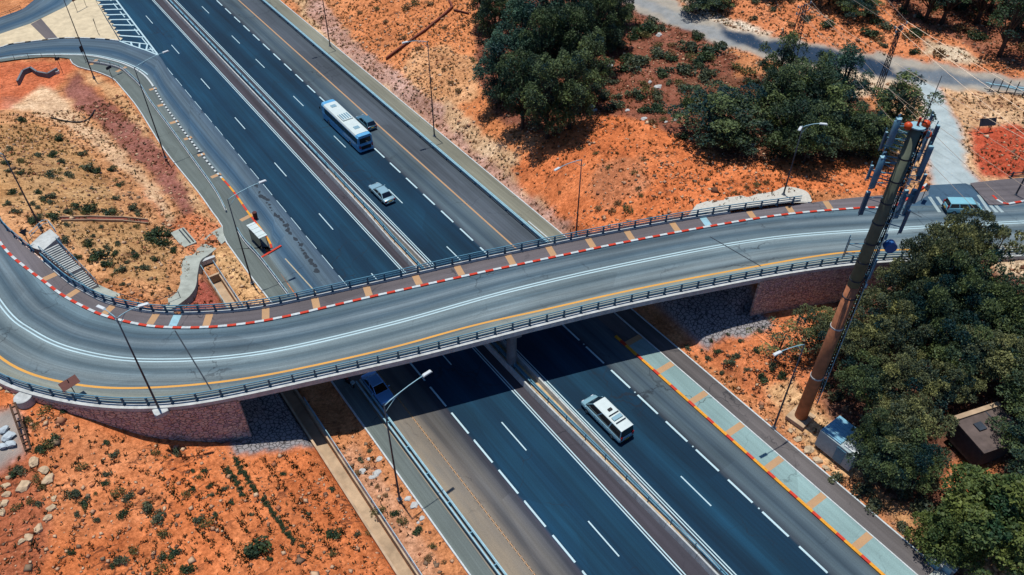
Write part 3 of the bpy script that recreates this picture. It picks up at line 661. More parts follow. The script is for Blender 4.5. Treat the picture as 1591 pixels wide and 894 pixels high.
# shelter pad beside the bay
# ---- right footways
fr=MB(); hstrip(fr,48.5,50.8,-60,44.6,.12); cy=fr.build('footway',[MT['cyan_walk']]); tag(cy,kind='structure')
fb=MB()
y=44.6-.75
while y>-12: hstrip(fb,48.5,50.8,y,y+.75,.124); y-=5.35
fb.uv=None; o=fb.build('paving_band',[MT['mark_tan']]); o.parent=cy
fr=MB(); hstrip(fr,50.95,52.95,-60,64,.1); tag(fr.build('footway',[MT['dirty_path']]),kind='structure')
fr=MB(); hstrip(fr,48.6,50.8,44.6,66,.02); tag(fr.build('verge_paving',[MT['dirty_path']]),kind='structure')
fr=MB(); hstrip(fr,52.35,55.1,64,420,.1); tag(fr.build('footway',[MT['far_path']]),kind='structure')
kerb('footway_edging',[V0(53.1,-60),V0(53.1,70)],[KW],3,.16,-.3,.16); kerb('footway_edging',[V0(50.95,-60),V0(50.95,60)],[KW],3,.14,-.1,.14)
kerb('footway_edging',[V0(55.25,62),V0(55.25,400)],[KW],3,.16,-.3,.16)
kerb('kerb',[V0(48.5,7.5),V0(48.5,46)],[KR,KY,KY],.95,.32,-.05,.16); kerb('kerb',[V0(48.5,-40),V0(48.5,7.5)],[KR,KW],.95,.32,-.05,.16)
# ---- drainage channel
dc=MB(); hstrip(dc,12.35,13.55,-60,84,-.85); dc.uv=None
for x in(12.2,13.7):
    for ya,yb in((-60,84),): dc.box((x,(ya+yb)/2,-.35),(.22,yb-ya,1.1))
dc.box((12.95,84.1,-.3),(1.7,.3,1.3)); 
tag(dc.build('drainage_channel',[MT['sandy_concrete']]),kind='structure')
# culvert mouth
# ================================================================== OVERPASS
i_l=2; i_r=NS-3
iA=idx_x(2.5); iB=idx_x(66.5)
rd=MB(); ribbon(rd,i_l,i_r,OE+.55,OK_,ZD,0,3)
road=rd.build('overpass_road',[MT['bridge_asphalt']]); tag(road,kind='structure')
mk=MB()
for d0,d1 in((-.27,-.12),(.10,.25)): ribbon(mk,i_l,i_r,d0,d1,ZD+.005)
mk.uv=None; o=mk.build('centre_line',[MT['mark_white']]); o.parent=road
mk=MB(); ribbon(mk,i_l,i_r,OY-.13,OY+.13,ZD+.005); mk.uv=None; o=mk.build('edge_line',[MT['mark_yellow']]); o.parent=road
mk=MB()
for (a,b) in[((272,514),(328,606)),((1103,368),(1182,414)),((1404,323),(1432,338))]:
    A,B=at(*a,ZD+.007),at(*b,ZD+.007); d=(B-A).normalized(); q=Vector((-d.y,d.x,0))*.07; mk.add([A-q,B-q,B+q,A+q],[(0,1,2,3)])
o=mk.build('expansion_joint',[MT['kerb_black']]); o.parent=road
i_k1=idx_near(at(1395,330,ZD)); i_k2=idx_near(at(1545,330,ZD)); i_st=idx_near(at(52,420,ZD))
# junction apron towards the gravel track
ap=MB(); P=[P_(i,OK_[i]-.02,ZD-.004) for i in range(i_k1-2,i_k2+3)]
Q=px2([(1420,317),(1443,303),(1442,288),(1500,285),(1528,296),(1545,316)],ZD-.004)
ap.poly(P[::1]+Q[::-1]); ap.uv=[(p.x,p.y*.1) for p in P+Q]
tag(ap.build('junction_apron',[MT['ramp_asphalt']]),kind='structure')
mk=MB()
for (a,b) in[((1444,306),(1460,330)),((1456,306),(1473,330)),((1520,303),(1538,330)),((1533,313),(1549,330)),((1541,313),(1558,330))]:
    A,B=at(*a,ZD+.006),at(*b,ZD+.006); d=(B-A).normalized(); q=Vector((-d.y,d.x,0))*.22; mk.add([A-q,B-q,B+q,A+q],[(0,1,2,3)])
o=mk.build('zebra_crossing',[m_marking('worn_marking',(176,196,196),.7)]); o.parent=road
# footway and painted kerb on the far side
wk=MB(); ribbon(wk,i_l,i_k1,OK_+.3,OR-.2,ZD+.13); ribbon(wk,i_k2,i_r,OK_+.3,OR-.2,ZD+.13)
wko=wk.build('overpass_footway',[MT['deck_walk']]); tag(wko,kind='structure')
mk=MB(); i=i_st+3
bands=[(215,375),(349,463),(510,535),(720,578),(950,590)]
bpx=[(74,426),(115,455),(168,478),(239,494),(318,497),(402,493),(486,478),(567,461),(640,440),(715,428),(785,412),(852,398),(918,385),(980,373),(1041,359),(1100,350),(1159,339),(1217,327),(1282,316)]
for b in bpx:
    k=idx_near(at(*b,ZD)); mk.add([P_(k,OK_[k]+.32,ZD+.135),P_(k,OR[k]-.25,ZD+.135),P_(k,OR[k]-.25,ZD+.135)+TG[k]*.8,P_(k,OK_[k]+.32,ZD+.135)+TG[k]*.8],[(0,3,2,1)])
o=mk.build('paving_band',[MT['mark_tan']]); o.parent=wko
mk=MB()
for b in[(266,499),(1091,352)]:
    k=idx_near(at(*b,ZD)); mk.add([P_(k,OK_[k]+.32,ZD+.139),P_(k,OR[k]-.25,ZD+.139),P_(k,OR[k]-.25,ZD+.139)+TG[k]*.9,P_(k,OK_[k]+.32,ZD+.139)+TG[k]*.9],[(0,3,2,1)])
o=mk.build('joint_cover',[MT['steel_light']]); o.parent=wko
kl=[P_(i,OK_[i],0) for i in range(i_l,i_k1+1)]+[V0(p.x,p.y) for p in px2([(1420,317.5),(1436,310),(1443,301),(1441,288)],ZD)]
kerb('overpass_kerb',catmull(kl[::4]+[kl[-1]],5),[KR,KW],.97,.3,ZD-.1,ZD+.15)
kl=[V0(p.x,p.y) for p in px2([(1540,305),(1549,314),(1562,320)],ZD)]+[P_(i,OK_[i],0) for i in range(i_k2+6,i_r)]
kerb('overpass_kerb',kl,[KR,KW],.97,.3,ZD-.1,ZD+.15)
# bridge proper
br=empty('road_bridge',(35,51,0),'long grey concrete road bridge with steel railings crossing over the dark highway','bridge')
mb=MB(); solid(mb,iA,iB,OE+.05,OR-.05,7.2,ZD-.01); solid(mb,iA,iB,OE+1.3,OR-1.3,6.35,7.198); WB(mb,'deck',[MT['concrete_dark']],br)
mb=MB(); solid(mb,iA,iB,OE,OE+.6,7.22,7.86); WB(mb,'parapet',[MT['concrete']],br)
mb=MB(); solid(mb,iA,iB,OR-.3,OR+.04,7.0,7.86); WB(mb,'parapet',[MT['concrete']],br)
kp=min(range(iA,iB),key=lambda i:abs(P_(i,OE[i]+2.6,0).x-35.75))
for oo in(2.2,7.2):
    p=P_(kp,OE[kp]+oo,0); mb=MB(); mb.tube([(p.x,p.y,-.3),(p.x,p.y,5.78)],.58,24); o=WB(mb,'pier',[MT['concrete_dark']],br,smooth=False)
mb=MB(); q0,q1=P_(kp,OE[kp]+1.0,0),P_(kp,OR[kp]-1.0,0); d=(q1-q0); mb.box(((q0.x+q1.x)/2,(q0.y+q1.y)/2,6.06),(1.4,d.length,.58),rz=math.atan2(d.y,d.x)-math.pi/2); WB(mb,'pier_cap',[MT['concrete_dark']],br)
# embankment fill under the road on both sides
def zb(i): return -1.5
for nm,i0,i1 in(('embankment',i_l,iA),('embankment',iB,i_r)):
    mb=MB(); solid(mb,i0,i1,OE+.36,OR-.32,3.2,ZD-.012); o=mb.build(nm,[MT['concrete_dark']]); tag(o,kind='structure')
def idx_e(x): return min(range(20,NS),key=lambda i:abs(P_(i,OE[i],0).x-x))
def stone_wall(i0,i1,near,label,end):
    mb=MB(); mb.uv=[]; vs=[];fs=[]
    for i in range(i0,i1+1):
        for zz in(0.0,7.42):
            for dd in((0,.34) if near else (0,-.3)):
                o_=(OE[i] if near else OR[i])+dd; vs.append(P_(i,o_,zz)); mb.uv.append((i*1.0+dd,zz))
    for i in range(i1-i0):
        a=i*4;b=a+4; fs+=[(a,b,b+2,a+2),(a+2,b+2,b+3,a+3),(a+3,b+3,b+1,a+1)]
    e=(i1-i0)*4; fs+=[(0,2,3,1),(e,e+1,e+3,e+2)]
    mb.add(vs,fs); o=mb.build('retaining_wall',[MT['stone']]); return tag(o,label,'wall')
stone_wall(i_l,idx_e(6.9),True,'rough reddish masonry retaining wall under the left end of the bridge','')
stone_wall(idx_e(62.6),i_r,True,'mauve masonry retaining wall under the right end of the bridge','')
stone_wall(i_l,idx_x(3.0),False,'masonry retaining wall behind the stairs and curved footpath','')
# parapet copings on the retaining walls
for i0,i1,lab in((i_l,iA,'pale concrete coping curving along the left approach road above the masonry wall'),(iB,i_r,'pale concrete coping along the right approach road near the antenna mast')):
    mb=MB(); solid(mb,i0,i1,OE,OE+.6,7.38,7.86)
    tag(mb.build('wall_coping',[MT['concrete']]),lab,'coping')
mb=MB(); solid(mb,i_st-1,iA-1,OR-.3,OR+.04,7.2,7.86); tag(mb.build('wall_coping',[MT['concrete']]),'pale concrete coping under the railing beside the stairs','coping')
# railings
def railing(name,i0,i1,off,label,z0,hs,par=None,step=2.05,hgt=1.0,mats=None,cat='railing'):
    mats=mats or (MT['steel'],MT['steel_deep'])
    mid=P_((i0+i1)//2,off[(i0+i1)//2],z0)
    root=empty(name,mid,label,cat)
    mb=MB()
    for h in hs: solid(mb,i0,i1,off-.045,off+.045,z0+h-.045,z0+h+.045)
    WB(mb,'rail',[mats[0]],root)
    mb=MB(); solid(mb,i0,i1,off-.02,off+.02,z0+.12,z0+.24); WB(mb,'kick_board',[mats[1]],root)
    pm=MB(); pm.box((0,0,hgt/2),(.15,.2,hgt)); pm.box((0,.0,.02),(.3,.34,.04)); me=pm.mesh('post',[mats[1]])
    s=i0+.5
    while s<i1:
        k=int(s); t=s-k; p=P_(k,off[k],z0).lerp(P_(min(k+1,NS-1),off[min(k+1,NS-1)],z0),t)
        o=link_mesh('post',me); o.location=p-mid; o.parent=root; o.rotation_euler=(0,0,math.atan2(TG[k].y,TG[k].x)); s+=step
    return root
railing('bridge_railing',i_l+12,i_r-16,OE+.5,'long steel railing on the near edge of the bridge and its approaches',7.86,(.36,.68,1.0))
iR=idx_near(at(1240,318,ZD))
railing('bridge_railing',i_st-1,iR,OR-.13,'long steel railing on the far edge of the bridge beside the footway',7.86,(.36,.68,1.0))
railing('bridge_railing',i_l+2,i_st-3,OR-.13,'short railing on the far left footway above the stairs',7.63,(.5,1.0))
railing('bridge_railing',i_k2+6,i_r-16,OR+.05,'dark low railing on the far right verge past the zebra crossing',7.5,(.4,.8),mats=(MT['steel_dark'],MT['steel_dark']))
# ================================================================== HIGHWAY BARRIERS
def yrail(name,xf,y0,y1,label,cat,beams,post,step,z0=0,mats=None,grp=None):
    mats=mats or (MT['steel_light'],MT['steel']); ym=(y0+y1)/2; X=lambda y: xf(y) if callable(xf) else xf
    root=empty(name,(X(ym),ym,z0),label,cat,grp)
    mb=MB(); ys=np.linspace(y0,y1,max(2,int((y1-y0)/4)))
    for dx,h,hh,ww in beams:
        for a,b in zip(ys[:-1],ys[1:]):
            xa,xb=X(a)+dx,X(b)+dx; z=z0+h
            vs=[(xa-ww/2,a,z-hh/2),(xa+ww/2,a,z-hh/2),(xa+ww/2,a,z+hh/2),(xa-ww/2,a,z+hh/2),(xb-ww/2,b,z-hh/2),(xb+ww/2,b,z-hh/2),(xb+ww/2,b,z+hh/2),(xb-ww/2,b,z+hh/2)]
            mb.add(vs,[(0,4,5,1)[::-1],(1,5,6,2)[::-1],(2,6,7,3)[::-1],(3,7,4,0)[::-1],(0,1,2,3)[::-1],(4,5,6,7)])
    WB(mb,'beam',[mats[0]],root)
    pm=MB(); pm.box((0,0,post[2]/2),post); me=pm.mesh('post',[mats[1]])
    n=int((y1-y0)/step)
    for i in range(n+1):
        y=y0+i*step; o=link_mesh('post',me); o.location=(X(y)-X(ym),y-ym,0); o.parent=root
    return root
W=[(-.26,.66,.3,.11),(-.2,.66,.12,.12),(.26,.66,.3,.11),(.2,.66,.12,.12)]
yrail('guardrail',19.82,-30,57,'galvanised double guardrail along the near left footway, starting in the bridge shade','guardrail',W,(.5,.12,.7),4)
yrail('guardrail',52.02,62,262,'long galvanised guardrail right of the far carriageway behind the yellow line','guardrail',[(-.12,.62,.32,.16),(.12,.66,.16,.16)],(.2,.14,.72),4)
def xbar(y): return float(np.interp(y,[-40,20,44,55,78,83,100,420],[35.9,35.65,34.92,34.85,34.92,35.15,35.3,35.4]))
def xbar2(y): return float(np.interp(y,[-40,16,24,45,55,78,90,105,420],[36.25,36.1,36.35,36.55,36.5,36.25,36.05,35.95,35.95]))
def barrier(xf,y0,y1,label,h=.8):
    mb=MB(); ys=np.arange(y0,y1+.1,4.0)
    for a,b in zip(ys[:-1],ys[1:]):
        vs=[]
        for y in(a,b-.03):
            x=xf(y)
            for dx,z in((-.2,0),(.2,0),(.17,.25),(.09,h),(-.09,h),(-.17,.25)): vs.append((x+dx,y,z))
        mb.add(vs,[(k,(k+1)%6,(k+1)%6+6,k+6)[::-1] for k in range(6)]+[(0,1,2,3,4,5),(11,10,9,8,7,6)])
    return tag(mb.build('concrete_barrier',[MT['concrete']]),label,'barrier')
barrier(xbar,-32,260,'concrete median barrier on the left side of the central strip, carrying a fence')
barrier(xbar2,14,98,'concrete median barrier on the right side of the sandy central strip')
yrail('median_fence',lambda y:xbar(y)+.42,-32,260,'blue steel fence standing along the left median barrier','fence',[(0,.95,.09,.12),(0,.6,.08,.06),(.3,.7,.26,.12)],(.08,.08,1.35),3.1,mats=(MT['steel'],MT['steel']))
yrail('guardrail',lambda y:xbar2(y)-.02,98,260,'narrow galvanised guardrail on the right side of the far median','guardrail',[(0,.7,.28,.08)],(.12,.12,.7),4)
ms=MB(); hstrip(ms,lambda y:xbar(y)+.15,lambda y:xbar2(y)-.1,14,60,.12,0,3); ms.uv=None; tag(ms.build('median_sand',[simple('median_sand',(214,184,140),.95,var=.3,scale=1.2,bmp=.4)]),kind='structure')
ms=MB(); hstrip(ms,lambda y:xbar(y)+.15,lambda y:xbar2(y)-.1,60,98,.1,0,3); ms.uv=None; tag(ms.build('median_paving',[MT['sandy_concrete']]),kind='structure')
# hand rail between the two parts of the left footway
def pxrail(name,px,label,cat,z0,hs,hgt,step=2.2,mats=None,r=.04,base=0,wide=0,heights=None):
    mats=mats or (MT['steel_light'],MT['steel']); P=catmull([at(x,y,z0) for x,y in px],5) if heights is None else catmull([at(x,y,z) for (x,y),z in zip(px,heights)],5)
    P=resample(P,step/2); mid=P[len(P)//2].copy(); root=empty(name,mid,label,cat); mb=MB()
    for h in hs:
        mb.tube([p+Vector((0,0,h)) for p in P],r,6)
    WB(mb,'rail',[mats[0]],root)
    if base:
        mb=MB(); T=tangents(P); vs=[];fs=[]
        for p,t in zip(P,T):
            q=Vector((-t.y,t.x,0))*.12
            vs+=[p-q+Vector((0,0,-.1)),p+q+Vector((0,0,-.1)),p+q+Vector((0,0,base)),p-q+Vector((0,0,base))]
        for i in range(len(P)-1):
            a=4*i; fs+=[(a+k,a+4+k,a+4+(k+1)%4,a+(k+1)%4)[::-1] for k in range(4)]
        fs+=[(0,1,2,3),(len(vs)-1,len(vs)-2,len(vs)-3,len(vs)-4)]; mb.add(vs,fs); WB(mb,'base_wall',[MT['concrete']],root)
    pm=MB(); pm.box((0,0,hgt/2),(.07,.07,hgt)); me=pm.mesh('post',[mats[1]])
    for p in P[::2]: o=link_mesh('post',me); o.location=p-mid; o.parent=root
    return root
pxrail('hand_rail',[(138,97.5),(166.6,102),(188.6,108.5),(204,121),(220,137),(235,161),(268,205),(302,252),(335.6,299),(352,330)],'blue and white hand rail curving along the far left footway beside the slip road','railing',.1,(.55,.9),.95,2.4,base=.35)
pxrail('hand_rail',[(371,362),(382,379),(405,404),(449,461)],'blue hand rail on the low wall beside the bus shelter bay','railing',.1,(.55,.9),.95,2.4,base=.35)
pxrail('hand_rail',[(0,96),(35,91),(70,90),(97,90)],'dark low rail at the top left edge of the slip road','railing',.12,(.5,.9),.95,2.4,mats=(MT['steel_dark'],MT['steel_dark']))
pxrail('hand_rail',[(-20,36),(0,28),(17,22.5),(33,15)],'dark rail on the outer edge of the second slip road','railing',.05,(.5,.8),.85,2.4,mats=(MT['steel_dark'],MT['steel_dark']))
yrail('channel_railing',13.78,-20,58,'steel pipe railing along the near drainage channel between orange soil and planted verge','railing',[(0,.55,.06,.06),(0,1.0,.06,.06)],(.06,.06,1.0),2.5,z0=.1)
yrail('channel_railing',13.78,66,86,'steel pipe railing on the right of the far culvert channel','railing',[(0,.55,.06,.06),(0,1.0,.06,.06)],(.06,.06,1.0),2.5,z0=.1)
yrail('channel_railing',12.15,66,86,'steel pipe railing on the left of the far culvert channel','railing',[(0,1.0,.06,.06)],(.06,.06,1.0),2.5,z0=.1)
# ================================================================== STREET LAMPS
def proj(p):
    c=RW.T@(np.array([p[0],p[1],p[2]-H])); return CX+F*c[0]/-c[2], CY-F*c[1]/-c[2]
def up_to(base,py):
    h0,h1=0,60
    for _ in range(40):
        m=(h0+h1)/2
        if proj(base+Vector((0,0,m)))[1]>py: h0=m
        else: h1=m
    return h0
def lamp_post(bpx,zb,tpx,heads,label,h=None,thick=.1):
    b=at(bpx[0],bpx[1],zb); h=h or up_to(b,tpx[1])
    root=empty('street_lamp',b,label,'street lamp','street lamps of the interchange')
    mb=MB(); mb.tube([(0,0,0),(0,0,.5),(0,0,h*.5),(0,0,h)],[thick*1.25,thick*1.1,thick*.85,thick*.6],10); mb.build('pole',[MT['pole']],root,smooth=True)
    mb=MB(); mb.box((0,0,.05),(.45,.45,.1)); mb.tube([(0,0,.1),(0,0,.45)],[thick*1.8,thick*1.3],10); mb.build('base_plate',[MT['concrete_dark']],root)
    for hp in heads:
        if isinstance(hp,(int,float)): d=Vector((math.cos(hp),math.sin(hp),0))*4.2
        else:
            q=at(hp[0],hp[1],zb+h+.6); d=Vector((q.x-b.x,q.y-b.y,0))
        L=d.length; u=d.normalized()
        mb=MB(); pts=[(0,0,h-.1)]+[tuple(u*L*t+Vector((0,0,h+.65*math.sin(t*math.pi/2)))) for t in(.15,.35,.6,.85,1)]
        mb.tube(pts,[.055]*2+[.045]*4,7); pts=[(0,0,h-1.0)]+[tuple(u*L*t+Vector((0,0,h-1.0+1.5*math.sin(t/.55*math.pi/2)))) for t in(.12,.28,.42,.55)]; mb.tube(pts,.03,6)
        a=mb.build('arm',[MT['steel_light']],root,smooth=True)
        mb=MB(); rz=math.atan2(u.y,u.x); c=u*(L+.25)+Vector((0,0,h+.66))
        mb.box(tuple(c),(1.0,.36,.16),rz=rz,taper=.8); hd=mb.build('lamp_head',[MT['lamp_white']],root,bevel=.04)
        mb=MB(); mb.box((c.x,c.y,c.z-.1),(.6,.26,.05),rz=rz); mb.build('lens',[MT['steel_dark']],hd)
    return root
lamp_post((248,637),7.45,(190,495),[(218,476),(160,480)],'twin-headed street lamp on the near left parapet of the bridge curve')
lamp_post((257,245),.12,(212,105),[(255,82)],'street lamp on the left footway whose head hangs over the slip road nose')
lamp_post((146,121),.1,(103,0),[math.pi*.1],'street lamp at the top of the mauve bank beside the slip road bend',h=15)
lamp_post((392,440),.12,(353,310),[(405,284)],'street lamp behind the bus shelter with its arm reaching right',)
lamp_post((513,72),.1,(500,0),[math.pi],'street lamp at the top centre on the footway edge with its head out of frame',h=15.5)
lamp_post((675,212),.1,(663,65),[(632,66)],'tall street lamp in the straw verge between far footway and orange slope')
gb=ground(895,368,2.5); lamp_post((895,366),1.5,(905,248),[(868,262)],'street lamp rising just behind the far bridge railing below the orange hill')
lamp_post((1217,303),7.3,(1250,197),[(1244,199),(1276,193)],'twin-headed street lamp at the far end of the bridge railing')
lamp_post((621,776),.15,(600,630),[(660,583)],'street lamp in the near planted verge, right of the drainage channel')
lamp_post((1202,665),.15,(1253,535),[(1211,548)],'street lamp beside the foot of the tall antenna mast')
lamp_post((62,352),6.9,(5,240),[(-25,232)],'street lamp above the stairs on the left edge')
lamp_post((1577,305),7.45,(1600,260),[0.3],'street lamp on the right edge beyond the zebra crossing',h=11)
mb=MB(); b=at(250,640,7.4); mb.box((b.x,b.y-.1,7.5),(1.3,1.0,.5)); mb.box((b.x,b.y-.1,7.2),(.8,.7,.3)); tag(mb.build('lamp_plinth',[MT['concrete']],bevel=.04),'concrete plinth under the twin street lamp on the near left parapet','plinth')
# ================================================================== VEHICLES
def wheel_set(root,pts,r,w_):
    tm=MB(); tm.tube([(-w_/2,0,0),(-w_*.35,0,0),(w_*.35,0,0),(w_/2,0,0)],[r*.9,r,r,r*.9],20); tme=tm.mesh('tyre',[MT['tyre']])
    rm=MB(); rm.tube([(-w_/2-.012,0,0),(w_/2+.012,0,0)],r*.6,14); rme=rm.mesh('rim',[MT['rim']])
    for x,y in pts:
        t=link_mesh('wheel',tme); t.location=(x,y,r); t.parent=root
        q=link_mesh('rim',rme); q.parent=t
def loft(mb,secs,mi=0,capmi=None):
    n=len(secs[0]); vs=[v for s in secs for v in s]; fs=[]
    for i in range(len(secs)-1):
        for j in range(n): fs.append((i*n+j,i*n+(j+1)%n,(i+1)*n+(j+1)%n,(i+1)*n+j))
    fs.append(tuple(range(n-1,-1,-1))); e=(len(secs)-1)*n; fs.append(tuple(e+j for j in range(n)))
    mb.add(vs,fs,mi)
def car(loc,rz,L,Wd,Ht,paint,label,kind='sedan',cat='car',name='parked_car'):
    root=empty(name,loc,label,cat,None,rz); hw_=Wd/2; hl=L/2
    belt=.92 if kind!='van' else 1.05; hood=.80 if kind!='van' else 1.0
    zl=.24
    def sec(y,w,zt,zlo=zl): return [(-w*.86,y,zlo),(-w,y,zlo+.22),(-w*1.0,y,zt*.66),(-w*.96,y,zt-.05),(-w*.84,y,zt),(w*.84,y,zt),(w*.96,y,zt-.05),(w,y,zt*.66),(w,y,zlo+.22),(w*.86,y,zlo)]
    if kind=='van': S_=[(-hl,.93,belt,.4),(-hl+.12,.99,belt+.02,.28),(-hl*.5,1,belt+.02,zl),(hl*.35,1,belt,zl),(hl*.7,.99,hood+.02,zl),(hl*.9,.95,hood-.12,.26),(hl-.06,.86,hood-.3,.3),(hl,.76,hood-.42,.36)]
    else: S_=[(-hl,.84,.72,.38),(-hl+.08,.93,.86,.3),(-hl+.3,.96,belt-.02,.25),(-hl*.45,1,belt+.02,zl),(hl*.1,1,belt,zl),(hl*.42,.99,hood+.08,zl),(hl*.75,.98,hood-.02,.25),(hl-.16,.93,.7,.28),(hl-.03,.84,.6,.32),(hl,.76,.52,.36)]
    mb=MB(); loft(mb,[sec(y,hw_*w,z,lo) for y,w,z,lo in S_]); b=mb.build('body',[paint],root,bevel=.035); 
    for p in b.data.polygons: p.use_smooth=True
    if kind=='van': g=dict(rb=-hl+.06,rt=-hl+.16,ft=hl*.42,fb=hl*.76)
    elif kind=='estate': g=dict(rb=-hl+.12,rt=-hl+.55,ft=hl*.12,fb=hl*.48)
    else: g=dict(rb=-hl+.62,rt=-hl+1.25,ft=hl*.10,fb=hl*.46)
    wb,wt=hw_*.93,hw_*.74; 
    if kind=='van': wt=hw_*.8
    zb_=belt-.02; zt=Ht-.06; base=[(-wb,g['rb'],zb_),(wb,g['rb'],zb_),(wb*.94,g['fb'],zb_-.02 if kind!='van' else zb_),(-wb*.94,g['fb'],zb_-.02 if kind!='van' else zb_)]; top=[(-wt,g['rt'],zt),(wt,g['rt'],zt),(wt*.98,g['ft'],zt),(-wt*.98,g['ft'],zt)]
    mb=MB(); mb.add(base+top,[(0,1,5,4),(1,2,6,5),(2,3,7,6),(3,0,4,7),(4,5,6,7),(3,2,1,0)]); mb.build('cabin_frame',[paint],root,bevel=.03)
    B=[Vector(v) for v in base]; T=[Vector(v) for v in top]
    def pane(nm,a,b_,c,d,ins=.08,out=.008,par=root):
        a,b_,c,d=[Vector(q) for q in(a,b_,c,d)]; ce=(a+b_+c+d)/4; nn=(b_-a).cross(d-a).normalized()
        q=[p+(ce-p).normalized()*ins*1.3+nn*out for p in(a,b_,c,d)]; q2=[p-nn*.02 for p in q]; m_=MB(); m_.add(q+q2,[(0,1,2,3),(7,6,5,4),(0,4,5,1),(1,5,6,2),(2,6,7,3),(3,7,4,0)]); return m_.build(nm,[MT['glass']],par)
    pane('rear_window',B[0],B[1],T[1],T[0]); pane('windscreen',B[2],B[3],T[3],T[2],.07)
    for s in(1,-1):
        b0,b1,t0,t1=(B[1],B[2],T[1],T[2]) if s>0 else(B[3],B[0],T[3],T[0])
        n=3 if kind=='van' else 2
        for k in range(n): pane('side_window',b0.lerp(b1,k/n),b0.lerp(b1,(k+1)/n),t0.lerp(t1,(k+1)/n),t0.lerp(t1,k/n),.07)
    mb=MB(); loft(mb,[[(-wt*.97,g['rt']-.03,zt),(-wt*.8,g['rt']-.02,zt+.045),(wt*.8,g['rt']-.02,zt+.045),(wt*.97,g['rt']-.03,zt)],[(-wt*.98,(g['rt']+g['ft'])/2,zt),(-wt*.8,(g['rt']+g['ft'])/2,zt+.075),(wt*.8,(g['rt']+g['ft'])/2,zt+.075),(wt*.98,(g['rt']+g['ft'])/2,zt)],[(-wt*.95,g['ft']+.02,zt),(-wt*.78,g['ft'],zt+.04),(wt*.78,g['ft'],zt+.04),(wt*.95,g['ft']+.02,zt)]]); mb.build('roof',[MT['bus_white'] if name=='minibus' else paint],root)
    for s in(-1,1):
        mb=MB(); mb.box((s*hw_*.62,hl-.12,.6 if kind!='van' else .68),(.32,.16,.13),tilt=(.3,0)); mb.build('headlight',[MT['white_lens']],root,bevel=.02)
        mb=MB(); mb.box((s*hw_*.74,-hl+.02,.72 if kind!='van' else 1.0),(.26,.1,.16 if kind!='van' else .5)); mb.build('tail_light',[MT['red_lens']],root,bevel=.02)
        mb=MB(); mb.box((s*(hw_+.09),g['fb']-.35,belt+.06),(.2,.12,.13)); mb.build('wing_mirror',[paint],root,bevel=.03)
        mb=MB()
        for yy in(-hl*.18,hl*.22): mb.box((s*(hw_+.004),yy,belt-.2),(.02,.16,.03))
        mb.build('door_handle',[MT['black_plastic']],root)
    mb=MB(); mb.box((0,-hl-.015,.42),(Wd*.84,.12,.2)); mb.build('bumper',[MT['black_plastic'] if kind=='van' else paint],root,bevel=.03)
    mb=MB(); mb.box((0,hl-.03,.4),(Wd*.66,.14,.16)); mb.build('bumper',[MT['black_plastic']],root,bevel=.03)
    mb=MB(); mb.box((0,-hl-.05 if kind!='van' else -hl-.04,.62),(.5,.03,.12)); mb.build('number_plate',[MT['plate']],root)
    r=.33; wheel_set(root,[(s*(hw_-.09),y) for s in(-1,1) for y in(-hl*.62,hl*.62)],r,.22)
    return root,g,Ht
car((21.15,54.9,.0),math.pi,4.9,1.86,1.45,MT['blue_paint'],'blue saloon car facing the viewer in the shade under the bridge')
car((39.25,87.3,.0),0,5.2,1.86,1.46,MT['silver_paint'],'silver blue saloon car in the open lane just before the far side of the bridge')
car((46.7,106.3,.0),0,4.6,1.78,1.48,MT['grey_paint'],'small grey blue car driving alongside the bus',kind='estate')
v,g,Ht=car((39.15,37.0,.0),0,6.6,2.1,2.2,MT['van_paint'],'pale blue white minibus alone on the near right carriageway',kind='van',cat='minibus',name='minibus')
mb=MB(); mb.box((.05,-.3,2.30),(.5,.35,.1)); mb.build('roof_vent',[MT['black_plastic']],v,bevel=.03)
mb=MB(); mb.box((0,-1.5,2.31),(1.2,.5,.12)); mb.build('air_conditioner',[MT['silver_paint']],v,bevel=.04)
for yy in(-2.1,-.95): mb=MB(); mb.box((0,yy,2.29),(1.3,.11,.06)); mb.build('roof_bar',[MT['glass']],v)
vp_=at(1497,330,7.5); v,g,Ht=car((vp_.x,vp_.y+.3,7.5),math.atan2(-0.6,0.8)-math.pi/2,4.6,1.85,1.7,MT['teal_paint'],'pale turquoise van waiting at the zebra crossing behind the tree crown',kind='van',cat='van',name='delivery_van')
# bus ------------------------------------------------
bus=empty('city_bus',(42.95,105.6,0),'long white-roofed blue bus in the middle lane of the far right carriageway','bus'); L,Wd,Ht=13.2,2.6,3.05
mb=MB(); loft(mb,[[(-x*1.3,y,.35),(-x*1.3,y,1.55),(x*1.3,y,1.55),(x*1.3,y,.35)] for x,y in((.94,-6.6),(1,-6.45),(1,6.3),(.9,6.6))]); mb.build('body',[MT['bus_blue']],bus,bevel=.05)
mb=MB(); loft(mb,[[(-x*1.28,y,1.55),(-x*1.24,y,2.75),(x*1.24,y,2.75),(x*1.28,y,1.55)] for x,y in((.95,-6.55),(1,-6.4),(1,6.3),(.9,6.5))]); mb.build('upper_body',[MT['bus_blue']],bus,bevel=.05)
mb=MB(); loft(mb,[[(-1.22*x,y,2.75),(-1.1*x,y,2.98),(-.6*x,y,3.05),(.6*x,y,3.05),(1.1*x,y,2.98),(1.22*x,y,2.75)] for x,y in((.97,-5.7),(1,-5.6),(1,5.5),(.97,5.6))]); mb.build('roof',[MT['bus_white']],bus)
